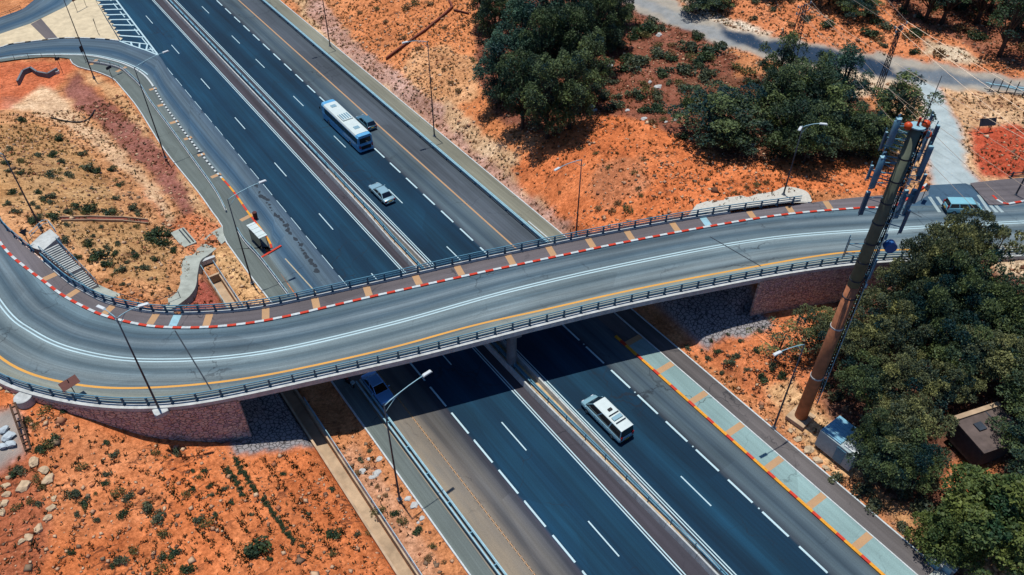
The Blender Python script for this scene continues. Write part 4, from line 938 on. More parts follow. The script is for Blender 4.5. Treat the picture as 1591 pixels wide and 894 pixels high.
for y0,y1,k_ in((-6.5,-5.71,'rear'),(5.61,6.5,'front')):
    mb=MB(); loft(mb,[[(-1.2*x,y,2.75),(-1.06*x,y,2.95),(-.6*x,y,3.0),(.6*x,y,3.0),(1.06*x,y,2.95),(1.2*x,y,2.75)] for x,y in((.94 if y0<0 else 1,y0),(1,(y0+y1)/2),(.94 if y0>0 else 1,y1))]); mb.build('roof_end',[MT['bus_blue']],bus)
for s in(-1,1):
    for k in range(8):
        y=-5.6+k*1.45; mb=MB(); mb.box((s*1.268,y,2.15),(.03,1.34,.95),tilt=(0,-s*.03)); mb.build('side_window',[MT['glass']],bus)
mb=MB(); mb.box((0,-6.56,2.15),(1.9,.06,.85)); mb.build('rear_window',[MT['glass']],bus,bevel=.02)
mb=MB(); mb.box((0,6.53,2.0),(2.1,.08,1.2)); mb.build('windscreen',[MT['glass']],bus,bevel=.02)
mb=MB(); mb.box((0,-6.62,.95),(1.7,.05,.6)); mb.build('engine_grille',[MT['black_plastic']],bus,bevel=.01)
mb=MB(); mb.box((0,-6.68,.45),(2.4,.16,.22)); mb.build('bumper',[MT['bus_blue']],bus,bevel=.03)
for s in(-1,1):
    mb=MB(); mb.box((s*1.05,-6.63,1.15),(.22,.06,.5)); mb.build('tail_light',[MT['red_lens']],bus,bevel=.02)
    mb=MB(); mb.box((s*1.5,6.5,2.2),(.16,.12,.4)); mb.build('wing_mirror',[MT['black_plastic']],bus,bevel=.02)
for y,ll in((4.2,.8),(-3.9,.8)):
    mb=MB(); mb.box((0,y,3.08),(.9,ll,.1)); mb.build('roof_hatch',[MT['silver_paint']],bus,bevel=.03)
mb=MB(); mb.box((0,0,3.14),(1.7,2.2,.2)); ac=mb.build('air_conditioner',[MT['bus_white']],bus,bevel=.05)
mb=MB()
for k in range(4): mb.box((-.6+.4*k,0,3.245),(.2,1.8,.012))
mb.build('grille',[MT['steel']],ac)
mb=MB(); mb.box((0,-6.3,2.96),(2.1,.5,.1)); mb.build('rear_fairing',[MT['bus_blue']],bus,bevel=.03)
wheel_set(bus,[(s*1.16,y) for s in(-1,1) for y in(4.1,-3.6)],.48,.3)
# motorcycle
mc=empty('motorcycle',(18.9,57.6,.1),'dark motorcycle with red tank parked at the end of the guardrail in the bridge shade','motorcycle',None,.2)
wheel_set(mc,[(0,-.68),(0,.68)],.31,.13)
mb=MB(); mb.tube([(0,-.68,.31),(0,-.2,.55),(0,.35,.8),(0,.68,.31)],.05,8); mb.box((0,0,.42),(.3,.5,.3)); mb.build('frame',[MT['black_plastic']],mc)
mb=MB(); mb.sphere((0,.2,.85),.2,0,12,8,(.8,1.5,.8)); mb.build('fuel_tank',[MT['red_paint']],mc,smooth=True)
mb=MB(); mb.box((0,-.35,.83),(.26,.75,.1)); mb.build('seat',[MT['black_plastic']],mc,bevel=.04)
mb=MB(); mb.tube([(-.36,.42,1.05),(0,.5,1.0),(.36,.42,1.05)],.02,6); mb.build('handlebar',[MT['steel_dark']],mc)
mb=MB(); mb.box((0,-.85,.95),(.4,.35,.32)); mb.build('top_box',[MT['silver_paint']],mc,bevel=.04)
# ================================================================== ANTENNA MAST
mb_=at(1243,650,.2); mbase=Vector((mb_.x,mb_.y,hz(mb_.x,mb_.y)-.2)); mh=up_to(mbase,197)
mast=empty('antenna_mast',mbase,'very tall leaning-looking tapered mast, rust brown below and green above, loaded with antennas','mast')
def onmast(px,py):
    """point on the vertical plane through the mast that faces the road side, seen at a photo pixel"""
    d=RW@_cv(px,py); rr=RW[:,0]*1.0; # camera right
    rt=Vector((RW[0,0],RW[1,0],0)).normalized(); nn=Vector((-rt.y,rt.x,0)); 
    dv=Vector(d); t=(mbase-Vector((0,0,H))).dot(nn)/dv.dot(nn); return Vector((0,0,H))+dv*t
def rad(z): return .68-.25*z/mh
zc=onmast(1327,443).z-mbase.z
mb=MB(); mb.tube([(0,0,-.3),(0,0,zc*.5),(0,0,zc)],[rad(0),rad(zc*.5),rad(zc)],28); mb.build('lower_shaft',[simple('rust_paint',(180,116,80),.7,var=.3,scale=1.2,bmp=.2)],mast,smooth=True)
mb=MB(); mb.tube([(0,0,zc),(0,0,mh*.75),(0,0,mh)],[rad(zc)*1.02,rad(mh*.75),rad(mh)],28); mb.build('upper_shaft',[simple('green_grey_paint',(112,120,100),.75,var=.3,scale=.8,bmp=.2)],mast,smooth=True)
for q in((1266,585),(1299.5,508)):
    z=onmast(*q).z-mbase.z; mb=MB(); mb.tube([(0,0,z),(0,0,z+.16)],rad(z)+.05,24); mb.build('flange',[MT['concrete']],mast)
for fr_ in(.5,.56,.62,.68,.74,.8,.86,.92):
    z=mh*fr_; mb=MB(); mb.tube([(0,0,z),(0,0,z+.12)],rad(z)+.05,24); mb.build('clamp_ring',[MT['steel_dark']],mast)
mb=MB(); mb.tube([(0,0,mh),(0,0,mh+.1)],.62,24); mb.build('top_plate',[MT['steel_light']],mast)
rt=Vector((RW[0,0],RW[1,0],0)).normalized(); bk=Vector((-rt.y,rt.x,0))
def loc_(p): return p-mbase
def ball(px,py): 
    p=loc_(onmast(px,py)); mb=MB(); mb.tube([(p.x*.3,p.y*.3,p.z-.5),(p.x,p.y,p.z-.2)],.03,6); mb.sphere(tuple(p),.33,1,14,10); return mb.build('warning_ball',[MT['steel_dark'],MT['orange_ball']],mast,smooth=True)
for q in((1411,196),(1439,193),(1441,209)): ball(*q)
p=loc_(onmast(1429,187)); mb=MB(); mb.tube([(p.x,p.y,mh+.1),(p.x,p.y,p.z+.2)],.1,8); mb.build('warning_light',[MT['red_lens']],mast)
p=loc_(onmast(1462,118)); q=loc_(onmast(1433,193)); mb=MB(); mb.tube([(q.x,q.y,mh),(q.x,q.y,p.z)],[.05,.02],6); mb.build('whip_antenna',[MT['steel_dark']],mast)
def panel(t,b_,w_,d_,mat,round_=False,fwd=0,na=2):
    T=loc_(onmast(*t)); B=loc_(onmast(*b_)); o=(T+B)/2; x,y=o.x+bk.x*fwd,o.y+bk.y*fwd; rz=math.atan2(rt.y,rt.x)
    mb=MB()
    if round_: mb.tube([(x,y,B.z),(x,y,B.z+.1),(x,y,T.z-.1),(x,y,T.z)],[w_*.35,w_*.5,w_*.5,w_*.35],14)
    else: mb.box((x,y,(T.z+B.z)/2),(w_*.82,d_,T.z-B.z),rz=rz)
    pn=mb.build('antenna_panel',[mat],mast,bevel=0 if round_ else .04,smooth=round_)
    mb=MB(); 
    mb.tube([(x+bk.x*.2,y+bk.y*.2,B.z-.3),(x+bk.x*.2,y+bk.y*.2,T.z+.3)],.045,8)
    for k in range(na):
        z=B.z+(T.z-B.z)*(k+.5)/na; r_=rad(z); dd=Vector((x,y,0)).normalized(); mb.tube([(dd.x*r_*.9,dd.y*r_*.9,z),(x,y,z)],.05,6); mb.tube([(dd.x*r_*.9,dd.y*r_*.9,z-.5),(x,y,z-.05)],.025,5)
    mb.build('antenna_arm',[MT['steel']],mast)
    mb=MB(); mb.box((x,y,T.z+.04),(w_*.8,d_*.8,.06),rz=rz); mb.build('cap',[MT['steel_light']],pn)
A_,AD=MT['antenna'],MT['antenna_dark']
panel((1396,186),(1382,226),.42,.4,A_,True); panel((1403,190),(1392,217),.3,.2,AD,False,.5)
panel((1372,245),(1354,292),.5,.5,A_,True,na=3); panel((1379,243),(1371,262),.34,.2,AD,False,.55)
panel((1350,299),(1336,333),.42,.3,AD,False,0,2)
panel((1457,196),(1437,246),.3,.3,AD); panel((1449,184),(1443,215),.14,.14,AD,False,.4); panel((1444,224),(1424,268),.5,.3,A_,False,-.4)
panel((1438,257),(1427,281),.36,.24,AD,False,.2); panel((1421,290),(1398,328),.44,.3,A_,False,-.5); panel((1413,300),(1391,342),.4,.3,A_,False,.3)
panel((1408,318),(1390,352),.3,.2,AD,False,-.9); panel((1450,215),(1432,258),.24,.2,A_,False,.8); panel((1432,262),(1412,306),.3,.2,AD,False,-.9); panel((1385,215),(1372,240),.22,.2,AD,False,.8); panel((1362,268),(1352,288),.26,.2,A_,False,.9); panel((1363,404),(1349,434),.22,.16,A_)
panel((1320,372),(1312,400),.07,.07,MT['steel_dark'],True,0,2)
# second row facing away
for t,b_ in(((1400,200),(1384,240)),((1425,250),(1405,300))): panel(t,b_,.35,.25,A_,False,1.0)
p=loc_(onmast(1380,378)); mb=MB(); q=p-bk*.5; mb.tube([tuple(p-bk*.75),tuple(p-bk*.1)],.52,22); mb.build('microwave_drum',[MT['blue_drum']],mast)
# climbing ladder and cable bundle up the right side of the green shaft
mb=MB(); rnd=random.Random(3)
for k in range(5):
    pts=[]
    for j in range(22):
        z=3+(mh-3.5)*j/21; r_=rad(z)+.12+.05*k; a=-.5+.22*k; dd=rt*math.cos(a)-bk*math.sin(a)*1; pts.append((dd.x*r_+rnd.uniform(-.05,.05),dd.y*r_+rnd.uniform(-.05,.05),z))
    mb.tube(pts,.04,5)
mb.build('cable_bundle',[MT['cable']],mast)
mb=MB(); z=3
while z<mh-.3:
    r_=rad(z)+.25; a=rt*r_-bk*.5; b2=rt*(r_+.1)+bk*.1; mb.tube([(a.x,a.y,z),(b2.x,b2.y,z+ (rnd.uniform(-.2,.35) if z>zc else 0))],.03,5); z+=.36 if z>zc else .5
for s in(-.5,.1):
    mb.tube([tuple(rt*(rad(3)+.25)+bk*s+Vector((0,0,3))),tuple(rt*(rad(mh)+.25)+bk*s+Vector((0,0,mh)))],.035,5)
mb.build('ladder',[MT['steel_light']],mast)
rum=[]
for k in range(26):
    z=zc+(mh-zc)*(k+.5)/26; r_=rad(z)+.35; c=rt*r_+bk*rnd.uniform(-.6,.2); mb=MB(); mb.box((c.x,c.y,z),(.22,.16,rnd.uniform(.3,.6)),rz=rnd.uniform(0,1)); mb.build('radio_unit',[MT['steel'] if k%2 else MT['steel_light']],mast,bevel=.02)
mb=MB(); mb.box((mbase.x,mbase.y,mbase.z+.12),(2.4,2.2,.5),rz=.1); tag(mb.build('mast_footing',[MT['sandy_concrete']],bevel=.04),'square concrete footing at the foot of the antenna mast','footing')
# ================================================================== POWER LINES
def lattice(base,h,wb_,wt_,label,heads):
    root=empty('electricity_pylon',base,label,'pylon'); mb=MB()
    c=lambda t:wb_+(wt_-wb_)*t
    for sx in(-1,1):
        for sy in(-1,1): mb.tube([(sx*c(0)/2,sy*c(0)/2,-.3),(sx*c(1)/2,sy*c(1)/2,h)],.07,5)
    n=int(h/1.1)
    for k in range(n):
        t0,t1=k/n,(k+1)/n; a,b_=c(t0)/2,c(t1)/2; z0,z1=h*t0,h*t1
        for(x0,y0,x1,y1) in((-a,-a,b_,-b_),(a,-a,b_,b_),(a,a,-b_,b_),(-a,a,-b_,-b_)): mb.tube([(x0,y0,z0),(x1,y1,z1)],.035,4)
    mb.build('lattice',[MT['steel_dark']],root)
    mb=MB()
    for dz,l in heads: mb.tube([(-l/2,0,h+dz),(l/2,0,h+dz)],.07,6)
    mb.build('crossarm',[MT['steel_dark']],root)
    for dz,l in heads:
        for s in(-1,1): m2=MB(); m2.tube([(s*l/2,0,h+dz),(s*l/2,0,h+dz+.35)],.09,8); m2.build('insulator',[MT['steel_light']],root)
    return root
pb=ground(1361,150,8); hp=up_to(pb,40); lattice(pb,hp,.75,.3,'slim dark power pylon beside the pale lay-by and tree',[(-.1,2.8),(-.9,1.6)])
pa=ground(1226,100,8); ha=up_to(pa,8); lattice(pa,ha,1.5,.5,'broader lattice pylon rising from the asphalt track behind the trees',[(-.1,3.0),(-1.2,3.0)])
def wire(a,b_,sag,label):
    mb=MB(); pts=[tuple(a.lerp(b_,t)-Vector((0,0,4*sag*t*(1-t)))) for t in np.linspace(0,1,13)]; mb.tube(pts,.022,5); return tag(mb.build('power_line',[MT['wire']]),label,'cable','overhead power lines')
tb=pb+Vector((0,0,hp+.25)); ta=pa+Vector((0,0,ha+.25))
for k,dx in enumerate((-1.4,0,1.4)):
    wire(tb+Vector((dx,0,0)),at(1180+60*k,-110,20),.6,'thin overhead conductor running up left from the slim pylon')
    wire(tb+Vector((dx,0,0)),at(1760+60*k,330-20*k,14),.8,'thin overhead conductor running down right from the slim pylon')
for k,(dx,dz) in enumerate(((-1.5,0),(1.5,0),(-1.5,-1.1),(1.5,-1.1),(0,.1))):
    wire(ta+Vector((dx,0,dz)),at(1520+45*k,330-14*k,15),.8,'thin overhead conductor descending right from the broader pylon')
# ================================================================== STAIRS, PATHS, SHELTER
def ribbon_px(name,L,R,mat,label=None,cat=None,kind=None,thick=.25):
    """strip between two lists of (px,py,z)"""
    A=catmull([at(*p) for p in L],5); B=catmull([at(*p) for p in R],5); mb=MB(); n=len(A); vs=[]
    for a,b_ in zip(A,B): vs+=[a,b_,b_-Vector((0,0,thick)),a-Vector((0,0,thick))]
    fs=[]
    for i in range(n-1):
        for k in range(4): fs.append((4*i+k,4*i+4+k,4*i+4+(k+1)%4,4*i+(k+1)%4))
    fs+=[(3,2,1,0),(4*n-4,4*n-3,4*n-2,4*n-1)]; mb.add(vs,fs); o=mb.build(name,[mat]); return tag(o,label,cat,None,kind)
ribbon_px('curved_path',[(152,442,4.5),(190,458,3.9),(232,470,3.5),(268,460,2.9),(280,440,2.3),(279,420,1.8),(290,395,1.3),(308,380,.9),(328,362,.5),(345,352,.22)],
 [(138,452,4.5),(190,475,3.9),(245,488,3.6),(285,468,2.9),(303,448,2.2),(307,425,1.8),(312,405,1.3),(324,396,.9),(338,385,.5),(350,374,.22)],MT['pale_path'],kind='structure',thick=1.4)
pxrail('path_railing',[(190,465),(236,478),(280,462)],'thin dark hand rail on the inner bend of the curved concrete path','railing',3.5,(.9,),.9,2.4,mats=(MT['steel_dark'],MT['steel_dark']),heights=(3.9,3.5,2.8))
st=empty('staircase',at(90,400,6),'flight of pale concrete steps dropping from the left footway beside the far railing','stairs')
mb=MB(); A0,B0=at(64,392,7.45),at(91,379,7.45); A1,B1=at(136,452,4.6),at(153,444,4.6)
N_=24
for k in range(N_):
    t0,t1=k/N_,(k+1)/N_; z=7.45+(4.6-7.45)*t0
    if 12<=k<=14: z=7.45+(4.6-7.45)*12/N_
    q=[A0.lerp(A1,t0),B0.lerp(B1,t0),B0.lerp(B1,t1),A0.lerp(A1,t1)]
    mb.add([(p.x,p.y,z) for p in q]+[(p.x,p.y,z-1.3) for p in q],[(0,1,2,3)[::-1],(4,5,6,7),(0,4,5,1)[::-1],(1,5,6,2)[::-1],(2,6,7,3)[::-1],(3,7,4,0)[::-1]])
    mb.add([(q[2].x,q[2].y,z+.003),(q[3].x,q[3].y,z+.003),tuple(q[3].lerp(q[0],.35).xy)+(z+.003,),tuple(q[2].lerp(q[1],.35).xy)+(z+.003,)],[(0,1,2,3)],1)
WB(mb,'flight',[MT['concrete'],MT['kerb_black']],st)
def handrail(a,b_,par):
    mb=MB(); 
    for h in(.5,.95): mb.tube([a+Vector((0,0,h)),b_+Vector((0,0,h))],.04,6)
    for k in range(9): p=a.lerp(b_,k/8); mb.tube([p,p+Vector((0,0,.95))],.035,6)
    WB(mb,'hand_rail',[MT['steel']],par)
handrail(A0,A1,st); handrail(B0,B1,st)
mb=MB(); P=[(44,383),(62,366),(78,356),(92,368),(66,390)]; q=[at(x,y,7.47) for x,y in P]; mb.add(q+[p-Vector((0,0,1)) for p in q],[(4,3,2,1,0)[::-1],(0,1,2,3,4)][:1]+[(i,(i+1)%5,(i+1)%5+5,i+5) for i in range(5)]); tag(mb.build('stair_landing',[MT['concrete']]),kind='structure')
pxrail('landing_railing',[(50,372),(64,358),(76,350),(90,366)],'blue railing round the landing at the head of the stairs','railing',7.45,(.5,.95),1.0,1.6)
# culvert mouth and small slabs
mb=MB(); cbx=at(322,408,.3); mb.box((cbx.x,cbx.y,.1),(2.3,.5,1.6)); mb.box((cbx.x,cbx.y-.27,-.2),(1.3,.04,.8),mi=1); tag(mb.build('culvert_headwall',[MT['concrete'],MT['kerb_black']],bevel=.03),'concrete headwall at the dark mouth of the left culvert','headwall')
g0=ground(286,372,1); mb=MB(); mb.box((g0.x,g0.y,g0.z+.1),(1.9,4.2,.5),rz=.08); 
for s in(-.2,.25): mb.box((g0.x+s+.4,g0.y,g0.z+.42),(.14,3.6,.2),rz=.08,mi=1)
tag(mb.build('drain_slab',[MT['pale_path'],MT['steel_dark']],bevel=.03),'small pale concrete slab with two dark pipes on the left slope','slab')
mb=MB(); 
P=[ground(x,y,z) for x,y,z in((95,342,4.5),(140,341,4),(190,342,3),(230,346,1.5))]
for a,b_ in zip(P[:-1],P[1:]):
    d=(b_-a); L=d.length; c=(a+b_)/2; rz=math.atan2(d.y,d.x); q=Vector((-d.y,d.x,0)).normalized()
    for s in(-.45,.45): mb.box((c.x+q.x*s,c.y+q.y*s,c.z+.15),(L+.1,.14,.3),rz=rz,tilt=(0,-math.asin(d.z/L)))
    mb.box((c.x,c.y,c.z+.05),(L+.1,.8,.08),rz=rz,tilt=(0,-math.asin(d.z/L)),mi=1)
tag(mb.build('drain_gutter',[MT['sandy_concrete'],simple('gutter_red',(150,84,66),.9,var=.3)]),'narrow reddish open gutter crossing the left mound','gutter')
# headwall of the upper left ditch, with pipe
def gp(x,y,z0=1): return ground(x,y,z0)
mb=MB(); pts=[(30,132),(38,116),(50,111),(60,118),(76,121),(90,113)]; P=[gp(*p) for p in pts]
for a,b_ in zip(P[:-1],P[1:]):
    d=b_-a; c=(a+b_)/2; mb.box((c.x,c.y,c.z+.35),(d.length+.25,.35,1.1),rz=math.atan2(d.y,d.x))
tag(mb.build('ditch_headwall',[MT['concrete_dark']],bevel=.03),'stepped grey concrete headwall at the end of the upper left ditch','headwall')
p=gp(89,114); mb=MB(); mb.tube([(p.x,p.y,p.z),(p.x,p.y,p.z+.5)],.45,16); mb.tube([(p.x,p.y,p.z+.5),(p.x,p.y,p.z+.51)],.3,16,1); tag(mb.build('manhole',[MT['concrete'],MT['kerb_black']]),'small round concrete manhole beside the upper left headwall','manhole')
P=catmull([gp(*q)+Vector((0,0,.12)) for q in((80,184),(100,189),(122,191),(138,186),(148,172))],6); mb=MB(); mb.tube(P,.13,8); tag(mb.build('black_hose',[MT['cable']]),'curved black hose lying across the left sandy ditch','hose')
def low_wall(pts,z0,w_,h,mat,name,label,cat):
    P=[ground(x,y,z0) for x,y in pts]; mb=MB()
    for a,b_ in zip(P[:-1],P[1:]):
        d=b_-a; c=(a+b_)/2; L=d.length; mb.box((c.x,c.y,c.z+h/2-.1),(L+.1,w_,h+.2),rz=math.atan2(d.y,d.x),tilt=(0,-math.asin(max(-1,min(1,d.z/L)))))
    return tag(mb.build(name,[mat]),label,cat)
low_wall([(601,93),(625,75),(660,50),(690,25),(703,13),(698,3)],2.4,.35,.5,simple('earth_brown',(128,72,56),.95,var=.3),'earth_gutter','brown earthen gutter zigzagging across the orange slope near the top centre','gutter')
low_wall([(706,18),(716,20),(728,23)],3,.25,.4,simple('earth_brown2',(110,64,50),.95,var=.3),'earth_gutter','short brown branch gutter at the top centre','gutter')
mb=MB(); A=catmull([at(x,y,7.36) for x,y in((1082,318),(1110,310),(1160,303),(1200,298),(1222,290),(1252,297),(1262,312))],5); B=catmull([at(x,y,7.36) for x,y in((1070,334),(1110,330),(1160,324),(1200,319),(1222,316),(1245,315),(1258,316))],5)
for i in range(len(A)-1): mb.add([A[i],A[i+1],B[i+1],B[i]],[(0,1,2,3)[::-1]]); mb.add([A[i],A[i+1],A[i+1]-Vector((0,0,1)),A[i]-Vector((0,0,1))],[(0,1,2,3)])
tag(mb.build('concrete_apron',[simple('pale_apron',(214,210,196),.9,var=.15)]),kind='structure')
# bus shelter: platform, roof, bench, posts
sh=empty('bus_shelter',(21.0,86.9,.15),'small bus shelter with flat white ribbed roof beside the red and yellow kerb','bus shelter')
c1,c2,c3,c4=[at(x,y,2.5) for x,y in((383.5,351),(395.5,345),(415.5,365.5),(401,371.5))]
sc_=(c1+c2+c3+c4)/4; dv=(c3-c2); rz=math.atan2(dv.y,dv.x)+math.pi/2; 
mb=MB(); mb.box((sc_.x,sc_.y,2.5),((c2-c1).length*1.0,(c3-c2).length,.1),rz=rz)
for k in range(4):
    o_=Vector((0,(-.375+.25*k)*(c3-c2).length,0)); o_.rotate(Matrix.Rotation(rz,3,'Z')); mb.box((sc_.x+o_.x,sc_.y+o_.y,2.57),((c2-c1).length*.98,.06,.05),rz=rz)
WB(mb,'roof',[MT['bus_white']],sh,bevel=.01)
hx,hy=(c2-c1).length/2-.15,(c3-c2).length/2-.2
for sx,sy in((-1,-1),(-1,1),(1,-1),(1,1)):
    o_=Vector((sx*hx,sy*hy,0)); o_.rotate(Matrix.Rotation(rz,3,'Z')); mb=MB(); mb.tube([(sc_.x+o_.x,sc_.y+o_.y,.12),(sc_.x+o_.x,sc_.y+o_.y,2.5)],.05,8); WB(mb,'post',[MT['steel_dark']],sh)
o_=Vector((-hx,0,0)); o_.rotate(Matrix.Rotation(rz,3,'Z')); mb=MB(); mb.box((sc_.x+o_.x,sc_.y+o_.y,1.35),(.05,hy*2,2.1),rz=rz); WB(mb,'back_panel',[MT['glass']],sh)
o_=Vector((-hx*.5,0,0)); o_.rotate(Matrix.Rotation(rz,3,'Z')); mb=MB(); mb.box((sc_.x+o_.x,sc_.y+o_.y,.55),(.4,hy*1.5,.06),rz=rz); mb.box((sc_.x+o_.x,sc_.y+o_.y,.33),(.1,hy*1.2,.4),rz=rz); WB(mb,'bench',[MT['steel_dark']],sh)
p=at(397.5,339,.15); mb=MB(); mb.tube([(0,0,0),(0,0,1.0)],[.28,.33],14); mb.tube([(0,0,1.0),(0,0,1.04)],.3,14); o=mb.build('litter_bin',[simple('bin_brown',(96,52,44),.7,var=.2)],loc=(p.x,p.y,.12)); tag(o,'small brown litter bin on the kerb beside the bus shelter','bin')
# ================================================================== SIGNS
def sign(bpx,zb,h,legs,board,rz,mat,label,tilt=0,lz=None,shape='box'):
    b=at(bpx[0],bpx[1],zb) if zb is not None else ground(bpx[0],bpx[1],lz or 5)
    root=empty('road_sign',b,label,'sign',None,rz)
    for lx in legs: mb=MB(); mb.tube([(lx,0,-.2),(lx,0,h)],.045,8); mb.build('post',[MT['steel_dark']],root)
    mb=MB()
    if shape=='tri':
        w_,hh=board; mb.add([(-w_/2,-.05,h),(w_/2,-.05,h),(0,-.05,h-hh),(-w_/2,-.09,h),(w_/2,-.09,h),(0,-.09,h-hh)],[(0,1,2),(5,4,3),(0,3,4,1),(1,4,5,2),(2,5,3,0)])
    else: mb.box((0,-.07,h-board[1]/2),(board[0],.05,board[1]),tilt=(tilt,0))
    mb.build('board',[mat],root); return root
sign((118,614),7.5,2.3,(0,),(1.7,.9),.25,MT['sign_brown'],'brown backed sign on a single post at the near left edge of the approach road',tilt=-.9)
sign((127,14),.1,3.2,(-1.3,1.3),(3.2,1.1),.6,MT['sign_brown'],'two-legged brown backed sign on the pale traffic island at the top')
sign((153,53),.1,3.0,(0,),(.9,.9),1.45,MT['sign_dark'],'thin sign post seen edge-on in the pale traffic island')
sign((176,126),.15,2.8,(0,),(1.1,.5),.5,MT['sign_dark'],'small dark sign on a post inside the slip road bend')
sign((97,112),.3,2.8,(0,),(.8,.5),.1,MT['sign_dark'],'dark sign post at the top of the upper left ditch')
sign((133,95),.15,2.9,(0,),(.6,1.1),.6,MT['sign_dark'],'stacked dark signs beside the upper left lamp')
sign((46,380),7.5,2.2,(0,),(1.0,.9),.4,MT['sign_dark'],'dark triangular warning sign at the head of the stairs',shape='tri')
sign((1527,206),None,2.3,(-.9,.9),(2.5,1.1),-.5,MT['sign_dark'],'two-legged dark board on the straw bank right of the gravel track',lz=7.8,tilt=-.4)
sign((1431,312),7.5,2.4,(0,),(1.2,.6),.3,MT['sign_dark'],'dark box-shaped sign on a post at the kerb corner by the gravel track',tilt=-1.0)
# ================================================================== SMALL STRUCTURES
def gabled(): pass
kb_=ground(1305,700,.6); k=empty('transformer_kiosk',kb_,'pale grey-blue equipment cabin with ribbed blue roof beside the antenna mast','cabin',None,.02)
mb=MB(); mb.box((0,0,1.1),(2.9,4.2,2.4)); mb.build('wall',[simple('cabin_grey',(172,188,190),.6,var=.12)],k,bevel=.03)
mb=MB(); mb.box((.15,.9,2.4),(3.0,2.3,.16))
for j in range(5): mb.box((-1.1+.55*j,.9,2.52),(.16,2.2,.1))
mb.build('roof',[simple('cabin_roof_blue',(130,185,208),.5,var=.2)],k,bevel=.02)
mb=MB(); mb.box((-.75,-1.3,2.38),(.8,1.5,.14)); mb.box((.1,-.35,2.36),(.35,2.3,.16)); mb.build('roof_edge',[MT['lamp_white']],k,bevel=.02)
mb=MB(); mb.box((-1.47,-.6,1.0),(.05,1.0,2.0)); mb.build('door',[MT['steel']],k)
sb=ground(1524,690,3.5); k=empty('brown_shed',sb,'low brown metal shed half hidden under the trees on the right','shed',None,-.28)
mb=MB(); mb.box((0,0,1.2),(5.4,4.0,2.5)); mb.build('wall',[simple('shed_brown',(92,80,76),.8,var=.25)],k)
mb=MB(); mb.box((0,0,2.5),(5.6,4.2,.12),tilt=(.06,0)); mb.build('roof',[simple('shed_roof',(104,90,84),.8,var=.3,scale=1)],k)
mb=MB(); mb.box((0,2.05,2.72),(5.7,.5,.35)); mb.build('parapet',[MT['sandy_concrete']],k)
mb=MB(); mb.box((.9,0,2.62),(.12,3.8,.1)); mb.box((-1.0,.5,2.66),(.9,.9,.2)); mb.build('roof_rib',[MT['steel_dark']],k)
for nm,(x,y),lab in(('utility_cabinet',(1452,878),'grey utility cabinet with pale lid at the bottom right, nearer the path'),('utility_cabinet',(1470,886),'grey utility cabinet at the bottom right, farther from the path')):
    p=ground(x,y,.6); k=empty(nm,p,lab,'cabinet',None,.05)
    mb=MB(); mb.box((0,0,.55),(1.0,1.3,1.2)); mb.build('body',[MT['concrete_dark']],k,bevel=.02)
    mb=MB(); mb.box((0,0,1.2),(1.12,1.42,.1),tilt=(.1,0)); mb.build('lid',[MT['concrete']],k,bevel=.02)
    mb=MB(); mb.box((-.51,0,.6),(.03,.9,.9)); mb.build('door',[MT['steel_light']],k)
p=at(1462,893,.25); mb=MB(); mb.box((p.x-1.2,p.y-.6,.1),(4.2,2.4,.3)); tag(mb.build('cabinet_slab',[MT['pale_path']]),'pale concrete slab in front of the bottom right cabinets','slab')
p=ground(41,626,6.6); mb=MB(); mb.tube([(0,0,-.3),(0,0,.9)],.85,26); mb.tube([(0,0,.9),(0,0,.95)],[.85,.78],26); o=mb.build('round_tank',[MT['concrete']],loc=p); tag(o,'round grey concrete tank beside the end of the near left wall','tank')
pf=empty('pipe_rack',ground(1560,146,8.2),'row of pale pipes lying on short dark stands at the right edge of the track','pipe rack')
mb=MB(); 
for j,(a,b_) in enumerate((((1528,137),(1600,152)),((1532,141),(1600,147)))): mb.tube([ground(*a,8.2)+Vector((0,0,.9+.2*j)),ground(*b_,8.2)+Vector((0,0,.9))],.13,8)
WB(mb,'pipe',[MT['steel_light']],pf)
for x in(1537,1550,1562,1575,1588):
    q=ground(x,142+(x-1537)*.15,8.2); mb=MB(); mb.tube([q-Vector((0,0,.2)),q+Vector((0,0,2.2))],.07,6); WB(mb,'stand',[MT['steel_dark']],pf)
# ladder-like timber frame and white sacks at the left edge
a=ground(45,704,6.4); b_=at(19,627,8.6); mb=MB(); d=(b_-a)
for s in(-.22,.22): mb.tube([a+Vector((s,0,-.2)),b_+Vector((s,0,0))],.1,7)
for k in range(7): q=a.lerp(b_,(k+.5)/7); mb.box(tuple(q),(.5,.1,.16))
tag(mb.build('timber_frame',[MT['wood']]),'weathered ladder-like timber frame leaning at the left edge of the orange field','timber frame')
def rock_mesh(name,r,seed,sq=(1,1,.6),mat=None,n=2):
    bm=bmesh.new(); bmesh.ops.create_icosphere(bm,subdivisions=n,radius=r); rn=random.Random(seed)
    ph=[rn.uniform(0,6) for _ in range(6)]
    for v in bm.verts:
        d=v.co.normalized(); k=1+.22*math.sin(3*d.x+ph[0])*math.cos(2.6*d.y+ph[1])+.13*math.sin(6*d.z+ph[2]+4*d.x)+rn.uniform(-.05,.05)
        v.co=Vector((v.co.x*k*sq[0],v.co.y*k*sq[1],v.co.z*k*sq[2]))
    me=bpy.data.meshes.new(name); bm.to_mesh(me); bm.free(); me.materials.append(mat or MT['stone_pale']); return me
RM=[rock_mesh('boulder',1,s,(1,.75,.55)) for s in range(4)]
def rock(px,py,rpx,label,z0=5,group=None,mat=None,name='boulder'):
    p=ground(px,py,z0); o=link_mesh(name,RM[hash((px,py))%4] if False else RM[(int(px)*7+int(py)*3)%4]); s=rpx/19.0; o.scale=(s,s,s); o.location=p+Vector((0,0,.1*s)); o.rotation_euler=(0,0,(px*1.7+py)%6.28); return tag(o,label,'boulder',group)
L1='pale limestone boulder in the curved line crossing the lower left field'
